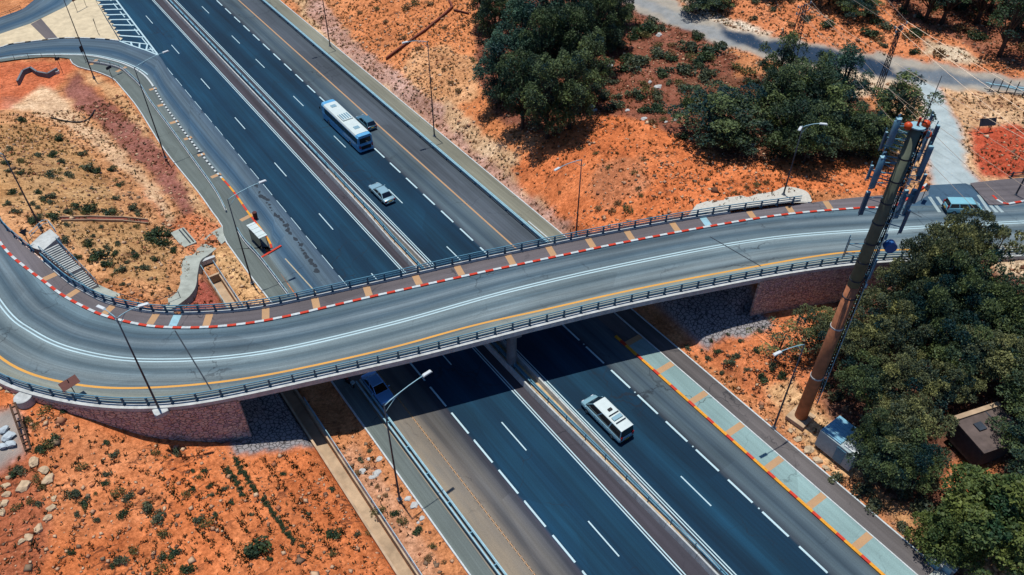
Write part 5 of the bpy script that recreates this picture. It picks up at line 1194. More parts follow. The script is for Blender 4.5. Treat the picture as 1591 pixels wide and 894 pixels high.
for x,y,r in((53,718,12),(68,731,10),(75,746,11),(80,790,8),(75,805,8),(60,822,9),(45,836,8),(33,842,6),(84,775,6)): rock(x,y,r,L1,6,'boulders of the curved line')
L2='pale limestone boulder in the straight line along the left edge of the lower field'
for x,y,r in((10,755,7),(11,769,8),(7,783,8),(3,797,8),(14,742,6)): rock(x,y,r,L2,6,'boulders of the edge line')
rock(37,757,13,'largest pale limestone boulder standing alone between the two boulder lines',6)
L3='rounded pale stone below the near left railing'
for x,y,r in((3,596,8),(15,602,8),(27,607,8),(-8,592,8)): rock(x,y+6,r,L3,7,'stones below the near left railing')
WS=simple('white_sack',(200,212,216),.6,var=.1)
for (x,y,r),lab in zip(((6,670,7),(14,680,8),(17,692,7),(5,695,6)),('upper white sack on the grey gravel at the left edge','white sack in the middle of the heap at the left edge','lowest right white sack of the left edge heap','bluish white sack at the lower left of the heap')):
    p=ground(x,y,6.5); me=rock_mesh('sack',1,int(x),(1,.8,.5),WS); o=link_mesh('sack',me); s=r/14; o.scale=(s,s,s); o.location=p+Vector((0,0,.2)); tag(o,lab,'sack')
bk_=simple('dark_bag',(50,60,72),.4,var=.2)
for i,(x,y) in enumerate(((1329,131),(1338,135))):
    p=ground(x,y,8.2); o=link_mesh('sack',rock_mesh('sack',1,i+20,(1.2,.8,.5),bk_)); o.location=p+Vector((0,0,.2)); o.scale=(.8,.8,.8); tag(o,('left','right')[i]+' dark rubbish sack of the pair on the pale lay-by beside the slim pylon','sack')
WR=simple('white_rock',(205,205,200),.9,var=.2,bmp=.4)
for i,(x,y,r) in enumerate(((1024,55,8),(1022,136,8),(1001,185,6),(947,103,8),(1034,190,4),(1048,187,5),(1060,178,5),(975,172,5),(1010,128,5),(920,166,7),(924,172,5),(1170,226,5),(1330,16,6))):
    p=ground(x,y,6); o=link_mesh('rubble',rock_mesh('rubble',1,i+50,(1,.8,.6),WR)); s=r/9*.75; o.scale=(s,s,s); o.location=p; tag(o,'pale rubble block lying among the scrub at the top centre','rubble','rubble blocks in the scrub')
for i,(x,y,r) in enumerate(((590,713,5),(585,736,7),(562,733,6),(578,742,5),(634,775,5),(644,785,6),(656,805,4),(572,714,4),(650,812,3))):
    p=ground(x,y,.3); o=link_mesh('rubble',rock_mesh('rubble',1,i+80,(1,.8,.4),WR)); s=r/14; o.scale=(s,s,s); o.location=p; tag(o,'pale broken stone in the planted verge near the front lamp','rubble','broken stones in the planted verge')
for i,(x,y,r) in enumerate(((1240,683,9),(1256,700,12),(1270,716,10),(1283,728,8),(1228,670,6))):
    o=rock(x,y,r,'sandy boulder of the row between the near right path and the equipment cabin',.4,'boulders beside the near right path')
# ================================================================== VEGETATION
def leaf_mat():
    m,n,l,b=newmat('foliage'); a=n.new('ShaderNodeAttribute'); a.attribute_name='tint'; l.new(a.outputs[0],b.inputs['Base Color']); b.inputs['Roughness'].default_value=.6; b.inputs['Specular IOR Level'].default_value=.25
    t=n.new('ShaderNodeBsdfTranslucent'); l.new(a.outputs[0],t.inputs[0]); mx=n.new('ShaderNodeMixShader'); mx.inputs[0].default_value=.28; l.new(b.outputs[0],mx.inputs[1]); l.new(t.outputs[0],mx.inputs[2]); l.new(mx.outputs[0],n['Material Output'].inputs[0]); return m
MT['leaf']=leaf_mat()
def quads_mesh(name,C,A,B,cols,mat):
    n=len(C); v=np.stack([C-A-B,C+A-B,C+A+B,C-A+B],1).reshape(-1,3); me=bpy.data.meshes.new(name)
    me.vertices.add(4*n); me.vertices.foreach_set('co',v.ravel().astype(np.float32)); me.loops.add(4*n); me.loops.foreach_set('vertex_index',np.arange(4*n,dtype=np.int32)); me.polygons.add(n)
    me.polygons.foreach_set('loop_start',np.arange(0,4*n,4,dtype=np.int32)); me.polygons.foreach_set('loop_total',np.full(n,4,dtype=np.int32)); me.update(calc_edges=True)
    a=me.color_attributes.new('tint','FLOAT_COLOR','POINT'); cc=np.ones((4*n,4),np.float32); cc[:,:3]=np.repeat(cols,4,0); a.data.foreach_set('color',cc.ravel()); me.materials.append(mat); return me
def rdir(n,rg): d=rg.normal(size=(n,3)); return d/np.linalg.norm(d,axis=1)[:,None]
def leaves(centers,rad_,per,size,colA,colB,rg,flat=.75,drop=0):
    C=[];cols=[]
    for c,r in zip(centers,rad_):
        k=max(6,int(per*r*r)); d=rdir(k,rg); rr=r*(.45+.55*rg.random(k)**.5); p=c+d*rr[:,None]*np.array([1,1,flat]); p[:,2]-=drop*rr*rg.random(k); C.append(p)
        mixv=np.clip(rg.normal(.5,.22)+rg.normal(0,.16,k),0,1); cols.append(np.array(colA)*(1-mixv[:,None])+np.array(colB)*mixv[:,None])
    C=np.concatenate(C); cols=np.concatenate(cols)*rg.uniform(.75,1.25,(len(C),1)); n=len(C)
    N=rdir(n,rg)+np.array([0,0,.5]); N/=np.linalg.norm(N,axis=1)[:,None]; T=np.cross(N,rdir(n,rg)); T/=np.linalg.norm(T,axis=1)[:,None]+1e-9; B=np.cross(N,T)
    s=size*rg.uniform(.6,1.3,(n,1)); return C,T*s,B*s*rg.uniform(.35,.8,(n,1)),np.clip(cols,0,1)
def a3(*c): return np.array(alb(*c)[:3])
PAL={'oak':(a3(26,64,66),a3(132,148,86)),'gum':(a3(30,68,70),a3(160,160,98)),'pine':(a3(24,54,54),a3(84,108,62)),'teal':(a3(26,66,70),a3(92,128,100)),'lime':(a3(52,86,56),a3(128,140,70)),'sage':(a3(52,76,70),a3(126,130,92)),'dry':(a3(120,92,62),a3(168,138,92)),'green':(a3(30,60,52),a3(92,110,66)),'weed':(a3(92,94,58),a3(140,130,76))}
def tree_mesh(kind,seed,R=4.0,Ht=8.0,nc=40,shape='round',pal='oak',per=200,size=.102,cr=(.24,.36),gap=.3,bare=.3):
    rg=np.random.default_rng(seed); cs=[];rs=[]; zc=Ht-R*.8; tries=0
    while len(cs)<nc and tries<4000:
        tries+=1; a=rg.uniform(0,6.28)
        if shape=='round':
            d=rdir(1,rg)[0]; d[2]=abs(d[2])-.45*(rg.random()<.5); c=np.array([0,0,zc])+d*R*rg.uniform(.35,1.0)*np.array([1,1,.85])*(1+.25*math.sin(3*a+seed))
        elif shape=='tall': t=rg.random(); rr=R*(.35+.75*math.sin(math.pi*min(1,.15+t*.8)))*rg.uniform(.2,1.0)*(1+.25*math.sin(3*a+seed)); c=np.array([rr*math.cos(a),rr*math.sin(a),Ht*(bare+(.97-bare)*t)])
        elif shape=='pine': t=rg.random()**.8; rr=R*(1.05-t)*rg.uniform(.4,1); c=np.array([rr*math.cos(a),rr*math.sin(a),Ht*(.35+.62*t)])
        else: rr=R*rg.uniform(.05,1.15)**.7*(1+.3*math.sin(2*a+seed)); c=np.array([rr*math.cos(a),rr*math.sin(a),zc+R*.6*rg.uniform(-.9,1)*(1.15-rr/R*.6)])
        if cs and min(np.linalg.norm(c-q) for q in cs)<gap*R*(1-.4*tries/4000): continue
        cs.append(c); rs.append(R*rg.uniform(*cr))
    C=[];cols=[]; cA,cB=PAL[pal]
    for c,r in zip(cs,rs):
        k=max(8,int(per*r*r)); d=rdir(k,rg); d[:,2]=np.where(d[:,2]<-.2,-d[:,2],d[:,2]); lump=1+.25*np.sin(5*d[:,0]+c[0]*3)*np.cos(4*d[:,1]+c[1]*3); rr=r*(.55+.45*rg.random(k)**.6)*lump; C.append(c+d*rr[:,None]*np.array([1,1,1.25 if shape=='tall' else .72]))
        mv=np.clip(rg.normal(.45,.3)+rg.normal(0,.14,k),0,1)[:,None]; cols.append(cA*(1-mv)+cB*mv)
    C=np.concatenate(C); cols=np.concatenate(cols)*rg.uniform(.75,1.3,(len(C),1)); n=len(C); N=rdir(n,rg)+np.array([0,0,.6]); N/=np.linalg.norm(N,axis=1)[:,None]; T=np.cross(N,rdir(n,rg)); T/=np.linalg.norm(T,axis=1)[:,None]+1e-9; B=np.cross(N,T); s=size*rg.uniform(.6,1.4,(n,1))
    crown=quads_mesh('crown',C,T*s,B*s*rg.uniform(.35,.8,(n,1)),np.clip(cols,0,1),MT['leaf'])
    mb=MB(); lean=rg.normal(0,.25,2); top=np.array([lean[0],lean[1],Ht*.62]); mb.tube([(0,0,-.6),(lean[0]*.3,lean[1]*.3,Ht*.25),tuple(top),(lean[0],lean[1],Ht*.85)],[.024*Ht,.019*Ht,.012*Ht,.005*Ht],9)
    for c in cs[:26]:
        s_=top*min(.95,max(.3,c[2]/Ht*.7)); m_=(s_+c)/2+np.array([0,0,.2]); mb.tube([tuple(s_),tuple(m_),tuple(c)],[.008*Ht,.0055*Ht,.002*Ht],5)
    return crown,mb.mesh('trunk',[MT['bark']],True),R,Ht
TM={'oak':[tree_mesh('oak',1,nc=44,gap=.33),tree_mesh('oak',2,nc=42),tree_mesh('oak',3,4.0,7.6,50)],
'gum':[tree_mesh('gum',11,4,9.5,34,'open','gum',gap=.36),tree_mesh('gum',12,4,9.5,38,'open','gum',gap=.34),tree_mesh('gum',13,4,9,36,'round','gum',gap=.36)],
'euc':[tree_mesh('euc',61,3.4,13,52,'tall','oak',bare=.16,cr=(.24,.38)),tree_mesh('euc',62,3.4,13,46,'tall','green',bare=.2,cr=(.24,.38)),tree_mesh('euc',63,3.4,13,56,'tall','teal',bare=.12,cr=(.22,.4))],
'cyp':[tree_mesh('cyp',21,3.2,9,44,'tall','oak',bare=.12),tree_mesh('cyp',22,3.2,9,40,'tall','green',bare=.12)],
'pine':[tree_mesh('pine',31,3,13,34,'pine','pine',per=130),tree_mesh('pine',32,3,13,30,'pine','pine',per=130)],
'lime':[tree_mesh('lime',41,4,6,60,'round','lime',size=.12)],
'thin':[tree_mesh('thin',51,3,7,18,'open','gum',per=100,gap=.4),tree_mesh('thin',52,3,7,16,'open','gum',per=100,gap=.4)]}
_tc=[0]
def tree(kind,base,R,Ht,label,group=None,rz=None,name=None):
    _tc[0]+=1; cr,tr,r0,h0=TM[kind][_tc[0]%len(TM[kind])]
    root=bpy.data.objects.new(name or {'oak':'evergreen_tree','gum':'gum_tree','cyp':'conical_tree','pine':'pine_tree','lime':'leafy_tree','thin':'sparse_tree'}[kind],None); COL.objects.link(root); root.location=base; root.scale=(R/r0,R/r0,Ht/h0); root.rotation_euler=(0,0,rz if rz is not None else (_tc[0]*2.4)%6.28); tag(root,label,'tree',group)
    for nm,me in(('crown',cr),('trunk',tr)): o=link_mesh(nm,me); o.parent=root
    return root
def tree_c(kind,cx,cy,zc,R,label,group=None,Hk=None,**k):
    """crown centre seen at (cx,cy) at height zc above the road datum"""
    p=at(cx,cy,zc); g=hz(p.x,p.y); Ht=(zc-g)+R*.75 if Hk is None else Hk
    return tree(kind,Vector((p.x,p.y,g-.1)),R,Ht,label,group,**k)
G1='dense evergreens of the top centre grove'
for bx,by,h,R,lab in((768,95,12,3.6,'tall dark evergreen at the left edge of the top centre grove, upper of two'),(776,160,11,3.6,'tall dark evergreen at the left edge of the top centre grove, lower of two'),(800,60,14,4.0,'evergreen crossing the top frame edge at the left of the grove'),
(812,200,12,3.8,'evergreen at the lower left foot of the grove, casting shade on orange soil'),(815,130,14,4.0,'evergreen in the left middle of the grove behind the front row'),(850,215,12,3.8,'frontmost evergreen of the grove, at the edge of the orange hill'),(848,150,14,4.2,'evergreen in the very middle of the grove'),(845,90,14,4.2,'evergreen crossing the top frame edge above the middle of the grove'),
(885,200,11.5,3.6,'evergreen right of the frontmost one in the front row of the grove'),(885,140,13.5,4.0,'evergreen in the right middle of the grove'),(885,85,14,4.2,'evergreen crossing the top frame edge, third from the left of the grove'),(912,165,11,3.2,'evergreen at the lower right foot of the grove beside the thicket'),(920,110,12.5,3.6,'evergreen at the right flank of the grove'),
(925,60,13.5,3.8,'evergreen at the upper right of the grove next to the dirt track'),(950,80,10,2.8,'slim evergreen standing slightly apart at the right of the grove'),(750,45,11,3.2,'evergreen at the top left corner of the grove'),(960,40,11,3.0,'evergreen at the top right corner of the grove')):
    tree('euc',ground(bx,by,5)-Vector((0,0,.2)),R*.9,h*1.04,lab,G1,name='evergreen_tree')
tree_c('oak',1120,185,10.5,5.4,'broad rounded dark tree standing on the orange hill, right of the scrub')
tree_c('oak',1132,215,9.2,3.4,'low front lobe tree at the foot of the broad rounded tree')
G2='trees of the clump left of the slim pylon'
for bx,by,h,R,k,lab in((1205,140,9,2.8,'cyp','tall pointed tree touching the foot of the broader pylon'),(1212,205,10,3.4,'euc','pointed tree at the left of the clump, right of the broad rounded tree'),(1245,200,10,3.6,'euc','pointed tree in the middle of the clump under the pylons'),(1294,185,11,3.0,'euc','tall pointed tree at the right end of the clump beside the pale lay-by'),(1280,230,9,3.6,'cyp','tree at the lower right of the clump, right of the lamp head'),(1215,245,8.5,3.6,'cyp','low tree at the lower left of the clump'),(1248,255,7.5,3.4,'oak','lowest tree of the clump, behind the twin-headed lamp'),(1190,190,8,2.8,'cyp','small tree between the broad rounded tree and the clump'),(1262,160,8,2.4,'cyp','slim tree in the notch between the two tallest pointed trees'),
(1318,240,6.5,3.0,'oak','low bushy tree left of the pair next to the antenna tops'),(1348,245,6.5,2.6,'cyp','bushy tree just left of the antenna panels at the mast top'),(1374,243,4.5,1.9,'oak','small bush-like tree touching the left antenna panels')):
    tree(k,ground(bx,by,7.5)-Vector((0,0,.2)),R,h,lab,G2,name='evergreen_tree')
tree_c('cyp',1405,148,12.5,3.6,'narrow dark tree between the slim pylon and the gravel track')
G3='pines of the top right wood'
for i,(x,y,h) in enumerate(((1405,18,12),(1436,34,13),(1462,38,12),(1482,14,13),(1516,38,12),(1538,18,13),(1552,88,13),(1575,52,12),(1598,96,12),(1500,2,12),(1455,-8,12),(1560,8,13),(1590,20,12),(1420,-20,12),(1625,60,13),(1380,-8,11),(1480,-30,13),(1530,-25,13),(1590,-20,13))):
    tree('pine',ground(x,y,9.5)-Vector((0,0,.2)),3.8,h,'tall dark pine with bare lower trunk in the wood at the top right',G3)
G4='trees of the right-hand wood below the road'
for x,y,z,R,k,lab in((1485,365,14.5,3.4,'gum','tall gum whose crown hides the road centre line at the right'),(1440,398,13,3.4,'gum','gum crown against the road just right of the mast'),(1522,345,14.5,2.6,'gum','uppermost gum crown, in front of the turquoise van'),(1475,420,13,3.6,'oak','dark crown below the tallest gum, in front of the right railing'),
(1408,432,11,3.2,'gum','gum crown touching the mast at the top of its rust brown part'),(1362,480,9,3.4,'gum','gum crown right beside the middle of the rust brown shaft'),(1322,525,7.5,2.8,'gum','small gum crown left of the rust brown shaft'),(1392,512,9,3.2,'gum','olive gum crown in the left middle of the right-hand wood'),(1440,470,11,3.1,'oak','dark crown in the upper middle of the right-hand wood'),
(1515,425,11,3.6,'oak','dark crown below the right railing near the frame edge'),(1565,465,11,3.4,'oak','dark crown at the right frame edge, below the pale bank'),(1505,490,9.5,3.4,'oak','dark crown in the centre of the right-hand wood'),(1348,585,6.5,2.9,'oak','dark crown just right of the foot of the mast'),(1412,585,7.5,3.1,'gum','olive gum crown above and left of the brown shed'),
(1490,545,8.5,3.4,'oak','dark crown straight above the brown shed'),(1560,550,9.5,3.5,'gum','olive gum crown at the right frame edge above the brown shed'),(1605,500,10,4,'oak','crown cut by the right frame edge, upper of three'),(1392,650,5.8,2.9,'gum','olive gum crown right above the equipment cabin'),(1425,645,6.5,3.0,'gum','olive gum crown left of the brown shed'),
(1368,668,5.4,2.2,'oak','small dark crown just right of the equipment cabin roof'),(1430,712,5,2.8,'oak','dark crown at the lower edge of the wood, left of the bare orange patch'),(1378,708,4.6,2.8,'oak','dark crown right of the equipment cabin, above the near path'),(1600,590,8,4,'oak','crown cut by the right frame edge, middle of three'),(1478,590,8,2.6,'gum','small gum crown above and left of the brown shed'),
(1610,690,7,3.6,'oak','crown cut by the right frame edge, lowest of three')):
    tree_c(k,x,y,z,R*.84,lab,G4)
tree_c('thin',1555,370,13.5,3.0,'sparse gum branches spreading over the road at the right edge')
tree_c('thin',1215,525,4.6,2.6,'thin young tree on the orange slope left of the mast')
tree_c('gum',1285,500,6.5,2.4,'small olive tree just left of the mast shaft below the bridge wall')
tree_c('lime',1548,812,4.0,4.2,'bright leafy green tree at the bottom right corner')
tree_c('lime',1480,830,2.6,2.4,'low bright green bush-tree at the left foot of the corner tree')
for x,y,z,R in((1088,8,9.5,3.4),(1110,-2,10,3.4),(1330,12,11,3.2),(1290,-5,11,3.6),(1200,-20,11,3.6)): tree_c('oak',x,y,z,R,'dark bushy tree at the top edge beyond the dirt track','trees beyond the dirt track')
# ---- shrubs
def shrub_mesh(seed,pal,nc=9,R=1.0,per=95,size=.085,twig=True):
    rg=np.random.default_rng(seed); d=rdir(nc,rg); d[:,2]=np.abs(d[:,2])*.7; cs=d*R*rg.uniform(.2,.75,(nc,1))+np.array([0,0,.3]); C,T,B,c=leaves(cs,R*rg.uniform(.28,.5,nc),per*3,size,*PAL[pal],rg,.7)
    return quads_mesh('shrub',C,T,B,c,MT['leaf'])
SM={'green':[shrub_mesh(s,'green') for s in(1,2,3)],'sage':[shrub_mesh(s,'sage') for s in(4,5,6)],'dry':[shrub_mesh(s,'dry',7,1,60) for s in(7,8)],'weed':[shrub_mesh(s,'weed',7,1,60) for s in(9,10)]}
_sc=[0]
def shrub(px,py,rpx,pal,label,group,z0=4,k=None):
    rpx*=.84 if group in(GL,None) else (.82 if 'left mound' in group else 1)
    p=ground(px,py,z0); _sc[0]+=1; o=link_mesh('shrub' if pal!='dry' else 'dry_bush',SM[pal][_sc[0]%len(SM[pal])]); d=math.sqrt(p.x**2+p.y**2+(H-p.z)**2); s=rpx*d/F*1.4; o.scale=(s,s,s*.85); o.location=p-Vector((0,0,.08*s)); o.rotation_euler=(0,0,_sc[0]*1.3); return tag(o,label,'shrub' if pal!='dry' else 'bush',group)
LL='low shrub dotted over the orange field at the lower left'; GL='shrubs of the lower left field'
for x,y,r in((76,692,11),(64,700,9),(84,684,8),(70,641,9),(100,640,5),(129,727,8),(178,708,7),(242,705,6),(275,703,8),(166,688,5),(33,731,9),(57,745,7),(67,758,7),(116,772,10),(134,782,8),(166,738,6),(164,752,6),(184,767,9),(201,773,8),(191,800,8),(230,793,10),(247,807,11),(255,832,10),(273,861,9),(208,857,9),(188,871,10),(252,867,7),(250,887,9),(292,886,10),(322,815,10),(309,809,8),(289,770,7),(319,733,5),(300,732,4),(309,742,6),(356,740,5),(149,768,4),(151,810,5),(47,780,7),(27,790,7),(440,737,5),(516,762,5),(556,831,5),(571,830,5),(516,862,8),(20,740,6),(45,655,8),(55,665,6),(120,800,5),(175,880,5),(330,770,5),(60,785,6),(110,860,5),(360,780,5),(350,760,5),(325,757,5),(300,762,5),(335,800,5),(372,735,4),(480,800,4),(420,870,5),(470,850,4),(390,800,4)): shrub(x,y,r,('green','sage','weed')[(x+2*y)%3],LL,GL)
shrub(398,855,19,'green','large round green shrub alone in the middle of the lower orange field',None); shrub(518,832,12,'green','second largest green shrub of the lower orange field, near the drainage channel',None)
GH='hedge plants set in short rows'
for a,b_,n in(((366,715),(396,762),9),((352,730),(366,746),4),((409,776),(455,841),12),((370,752),(376,768),3)):
    for k in range(n): t=k/(n-1); shrub(a[0]+(b_[0]-a[0])*t,a[1]+(b_[1]-a[1])*t,4.2,'green','small green plant of the short planted rows in the lower orange field',GH)
LM='grey green shrub scattered over the left mound'; GM='shrubs of the left mound'
rs_=random.Random(5)
for x,y,r in((92,218,8),(82,243,8),(96,253,6),(79,273,9),(109,273,8),(139,265,11),(150,268,8),(34,188,7),(186,289,6),(174,265,7),(127,241,7),(84,340,10),(59,342,9),(138,328,12),(168,332,9),(101,375,8),(138,380,8),(156,400,14),(166,412,9),(225,417,8),(191,421,9),(242,367,14),(252,380,12),(236,372,10),(260,366,9),(205,325,8),(215,332,7),(50,345,7),(20,300,7),(30,270,6),(10,255,6),(60,300,6),(70,310,7),(25,330,7),(105,330,7),(118,322,7),(180,395,6),(210,400,6),(120,400,6),(240,405,6),(270,390,6)): shrub(x,y,r,'sage' if x%2 else 'green',LM,GM)
for k in range(75):
    x,y=rs_.uniform(5,265),rs_.uniform(185,455)
    if y>330 and x<95: continue
    if y>200+x*.95 and x<100 and y>360: continue
    if y< 165+x*.62: continue
    shrub(x,y,rs_.uniform(3.5,6.5),rs_.choice(['sage','weed','sage']),LM,GM)
LV='small plant in the pebbly verge between channel and near left footway'
for x,y,r,p_ in((650,826,7,'green'),(613,799,6,'green'),(590,795,8,'weed'),(580,790,7,'weed'),(625,812,7,'weed'),(560,715,5,'sage'),(556,735,6,'dry'),(672,850,6,'weed'),(665,870,7,'dry'),(690,875,5,'dry'),(600,770,5,'dry'),(574,702,4,'sage'),(585,757,4,'dry')): shrub(x,y,r,p_,LV,'plants of the near verge',.3)
LT='dark shrub of the thicket between the grove and the rounded tree'
for x,y,r in((1001,52,16),(1012,40,12),(990,104,16),(975,95,12),(1000,98,10),(1020,84,10),(1068,80,14),(1105,86,16),(1062,114,13),(1098,116,11),(993,154,9),(956,168,12),(1067,163,9),(1025,174,7),(978,15,7),(1085,60,8),(1080,55,7),(1028,45,7),(960,70,12),(965,110,10),(1045,95,8),(1120,75,9),(1085,100,9),(950,130,8),(1050,180,8),(1040,130,6),(1085,140,7),(985,60,9),(1165,130,9),(1180,150,8),(960,45,9)): shrub(x,y,r,'green' if x%2 else 'sage',LT,'thicket shrubs',6.5)
for k in range(75):
    x,y=rs_.uniform(930,1190),rs_.uniform(30,215)
    if y<30+(x-960)*.42 or y<20 or (x<1000 and y>175) : continue
    shrub(x,y,rs_.uniform(6,11),rs_.choice(['green','sage','weed','dry']),LT,'thicket shrubs',6.5)
LP='understorey bush on the slopes beyond the dirt track'
for k in range(60):
    x,y=rs_.uniform(1150,1600),rs_.uniform(-20,100)
    if y>(x-1060)*.20+12: continue
    shrub(x,y,rs_.uniform(5,11),rs_.choice(['green','sage','dry']),LP,'bushes beyond the dirt track',9)
LO='dry bush dotted over the orange slopes above the bridge'
for x,y,r in((712,142,7),(700,130,6),(630,15,8),(645,8,8),(670,8,7),(735,95,6),(648,78,6),(628,60,5),(560,22,5),(690,110,5),(755,145,5),(950,330,8),(975,328,8),(960,318,7),(930,325,7),(995,305,5),(990,295,5),(1010,340,5),(985,270,5),(945,262,5),(900,232,5),(925,240,5),(1000,250,5),(720,42,5),(600,35,5),(585,15,5),(690,45,5),(1160,292,5),(1175,290,5),(1190,285,6),(1140,300,4),(1180,300,4),(1100,280,4),(870,300,4)): shrub(x,y,r,'weed' if x%2 else 'dry',LO,'bushes of the upper orange slopes',5)
LR='small dark plant on the orange slope below the right end of the bridge'
for x,y,r in((1068,541,5),(1100,557,5),(1136,566,8),(1115,548,5),(1144,556,6),(1175,545,5),(1160,575,4),(1120,580,4),(1200,570,7),(1185,590,8),(1215,585,7),(1240,560,6),(1090,545,3),(1105,530,3),(1130,520,3),(1180,515,4),(1150,530,4)): shrub(x,y,r,'green' if x%2 else 'sage',LR,'plants of the right lower slope',1)
LF='dark understorey bush in the shade of the right-hand wood'
for x,y,r in((1300,745,10),(1340,765,12),(1360,790,12),(1400,770,14),(1430,790,14),(1460,800,10),(1400,820,9),(1440,850,10),(1470,870,9),(1330,725,9),(1280,600,9),(1300,620,10),(1560,700,12),(1580,690,12),(1480,690,9),(1350,740,10),(1380,745,12),(1450,750,10),(1570,780,12),(1520,850,9),(1590,860,12),(1560,870,9)): shrub(x,y,r,'green' if x%2 else 'sage',LF,'understorey bushes of the right wood',1.5)
# ---- ground litter: tufts and pebbles
def zone_mask(px,py,polys):
    m=np.zeros(len(px),bool)
    for p in polys: m|=inpoly(px,py,p)
    return m
rg=np.random.default_rng(77); N0=230000
X=rg.uniform(-42,175,N0); Y=rg.uniform(0,250,N0); off,stn=road_rel(X,Y); und=np.minimum(off-OE[stn],OR[stn]-off)
ok=((X<left_limit(Y)-.5)&~((X>11.9)&(X<14.1)&(Y<86))|(X>55.7)|((X>53.4)&(Y<60)))&(und<-.8)
ok&=~((Y>140)&(X<30))
stone_sl=(und>-3)&(((X>5)&(X<12.2))|((X>55.4)&(X<64))); ok&=~stone_sl
X,Y=X[ok],Y[ok]; Z=height(X,Y); PX,PY=topix(X,Y,Z); vis=(PX>-40)&(PX<1640)&(PY>-40)&(PY<940); X,Y,Z,PX,PY=[a[vis] for a in(X,Y,Z,PX,PY)]
roads=zone_mask(PX,PY,[ZONES[i][1] for i in range(len(ZONES)) if ZONES[i][0] in((170,162,148),(48,66,86),(112,122,130),(178,192,192),(150,152,150),(168,158,148))])
clump=fbm(X,Y,9,71)+.5*fbm(X,Y,2.5,72)
keep=~roads; X,Y,Z,PX,PY,clump=[a[keep] for a in(X,Y,Z,PX,PY,clump)]
n=len(X); idx=rg.permutation(n); 
# tufts
ti=idx[:int(n*.40)]; ti=ti[(clump[ti]>-.12)|(rg.random(len(ti))<.25)]
k=7; C=np.repeat(np.stack([X[ti],Y[ti],Z[ti]],-1),k,0); m_=len(C); a=rg.uniform(0,6.28,m_); hgt=np.repeat(rg.uniform(.1,.38,len(ti)),k)*rg.uniform(.6,1.2,m_)
T=np.stack([np.cos(a),np.sin(a),np.zeros(m_)],-1)*.05; Bv=np.stack([np.cos(a*1.7)*.55,np.sin(a*1.7)*.55,np.ones(m_)*.8],-1)*hgt[:,None]*.6
C=C+Bv*.9+rg.normal(0,.09,(m_,3))*np.array([1,1,0])
mv=np.repeat(rg.random(len(ti)),k)[:,None]; gsel=np.repeat((rg.random(len(ti))<.42),k)[:,None]
cols=np.where(gsel,a3(62,76,56)*(1-mv)+a3(112,112,66)*mv,a3(150,98,64)*(1-mv)+a3(206,162,108)*mv)*rg.uniform(.7,1.2,(m_,1))
pxr,pyr=topix(C[:,0],C[:,1],C[:,2]); mnd=inpoly(pxr,pyr,ZONES[7][1])&(rg.random(m_)<.4); cols[mnd]=(a3(66,84,58)*(1-mv[mnd])+a3(134,136,82)*mv[mnd])*rg.uniform(.8,1.2,(mnd.sum(),1))
# planted rows of small weeds running down the lower left field
RX=[]
for j_ in range(9):
    x0,y0=250+32*j_,742-6*j_
    for q_ in range(26):
        if rg.random()<.3: continue
        t_=q_/26; g_=ground(x0+t_*110+rg.uniform(-1.5,1.5),y0+t_*150+rg.uniform(-1.5,1.5),2)
        if g_.x<11.5: RX.append(list(g_))
RX=np.repeat(np.array(RX),15,0); mm=len(RX); aa=rg.uniform(0,6.28,mm); hh=rg.uniform(.1,.26,mm); T2=np.stack([np.cos(aa),np.sin(aa),np.zeros(mm)],-1)*.06; B2=np.stack([np.cos(aa*1.7)*.55,np.sin(aa*1.7)*.55,np.ones(mm)*.8],-1)*hh[:,None]*.6; C2=RX+B2*.9+rg.normal(0,.14,(mm,3))*np.array([1,1,0]); m2_=rg.random((mm,1)); k2=a3(48,66,54)*(1-m2_)+a3(98,104,60)*m2_
C=np.concatenate([C,C2]); T=np.concatenate([T,T2]); Bv=np.concatenate([Bv,B2]); cols=np.concatenate([cols,k2])
me=quads_mesh('dry_grass',C,T,Bv,cols,MT['leaf']); o=link_mesh('dry_grass',me); tag(o,'short dry tufts and weeds sprinkled over the orange soil','grass',None,'stuff')
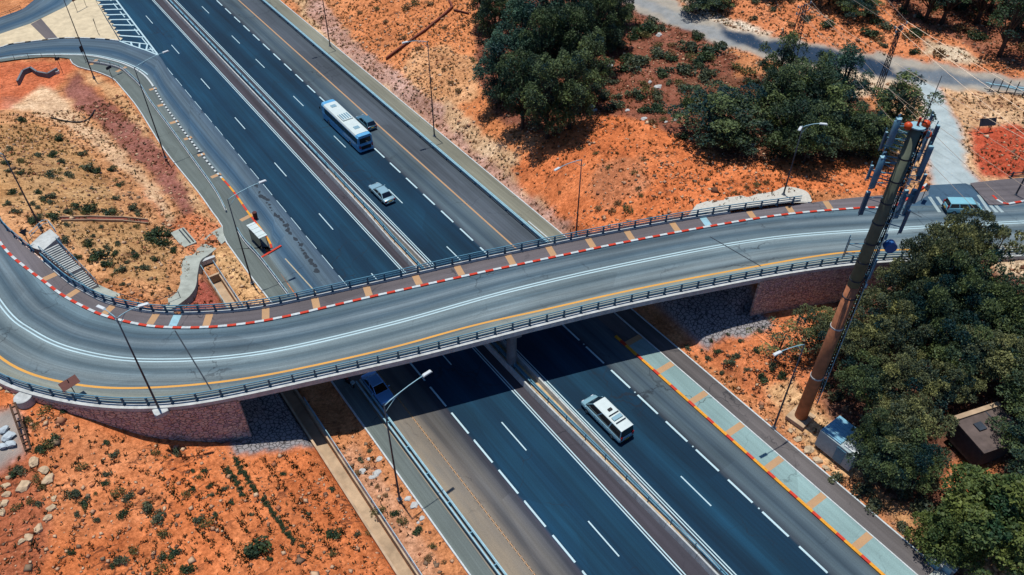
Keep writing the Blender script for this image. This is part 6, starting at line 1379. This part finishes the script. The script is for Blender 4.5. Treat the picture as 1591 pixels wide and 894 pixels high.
# pebbles
pi_=idx[int(n*.42):int(n*.88)]; pi_=pi_[(fbm(X[pi_],Y[pi_],6,91)>-.06)|(rg.random(len(pi_))<.35)]
m_=len(pi_); r=rg.gamma(2.0,.05,m_)+.05; base=np.array([[1,0,0],[-1,0,0],[0,1,0],[0,-1,0],[0,0,.7],[0,0,-.5]],float)
V=base[None]*r[:,None,None]*rg.uniform(.6,1.4,(m_,6,1)); an=rg.uniform(0,6.28,m_); ca,sa=np.cos(an)[:,None],np.sin(an)[:,None]; V=np.stack([V[...,0]*ca-V[...,1]*sa,V[...,0]*sa+V[...,1]*ca,V[...,2]],-1)+np.stack([X[pi_],Y[pi_],Z[pi_]+.03],-1)[:,None]
Ft=np.array([[0,2,4],[2,1,4],[1,3,4],[3,0,4],[2,0,5],[1,2,5],[3,1,5],[0,3,5]]); Fa=(Ft[None]+np.arange(m_)[:,None,None]*6).reshape(-1,3)
me=bpy.data.meshes.new('pebbles'); me.vertices.add(m_*6); me.vertices.foreach_set('co',V.ravel().astype(np.float32)); me.loops.add(Fa.size); me.loops.foreach_set('vertex_index',Fa.ravel().astype(np.int32)); me.polygons.add(len(Fa)); me.polygons.foreach_set('loop_start',np.arange(0,Fa.size,3,dtype=np.int32)); me.polygons.foreach_set('loop_total',np.full(len(Fa),3,dtype=np.int32)); me.update(calc_edges=True)
mv=rg.random(m_)[:,None]; cc=(a3(176,104,66)*(1-mv)+a3(236,200,160)*mv); dk=rg.random(m_)<.3; cc[dk]*=.35; at2=me.color_attributes.new('tint','FLOAT_COLOR','POINT'); cv=np.ones((m_*6,4),np.float32); cv[:,:3]=np.repeat(cc,6,0); at2.data.foreach_set('color',cv.ravel())
m,n_,l,b=newmat('pebble_stone'); a_=n_.new('ShaderNodeAttribute'); a_.attribute_name='tint'; l.new(a_.outputs[0],b.inputs['Base Color']); b.inputs['Roughness'].default_value=.95; me.materials.append(m)
o=link_mesh('pebbles',me); tag(o,'loose pale and dark stones strewn over the orange soil','stones',None,'stuff')
# fallen leaves and twigs line the wood floor
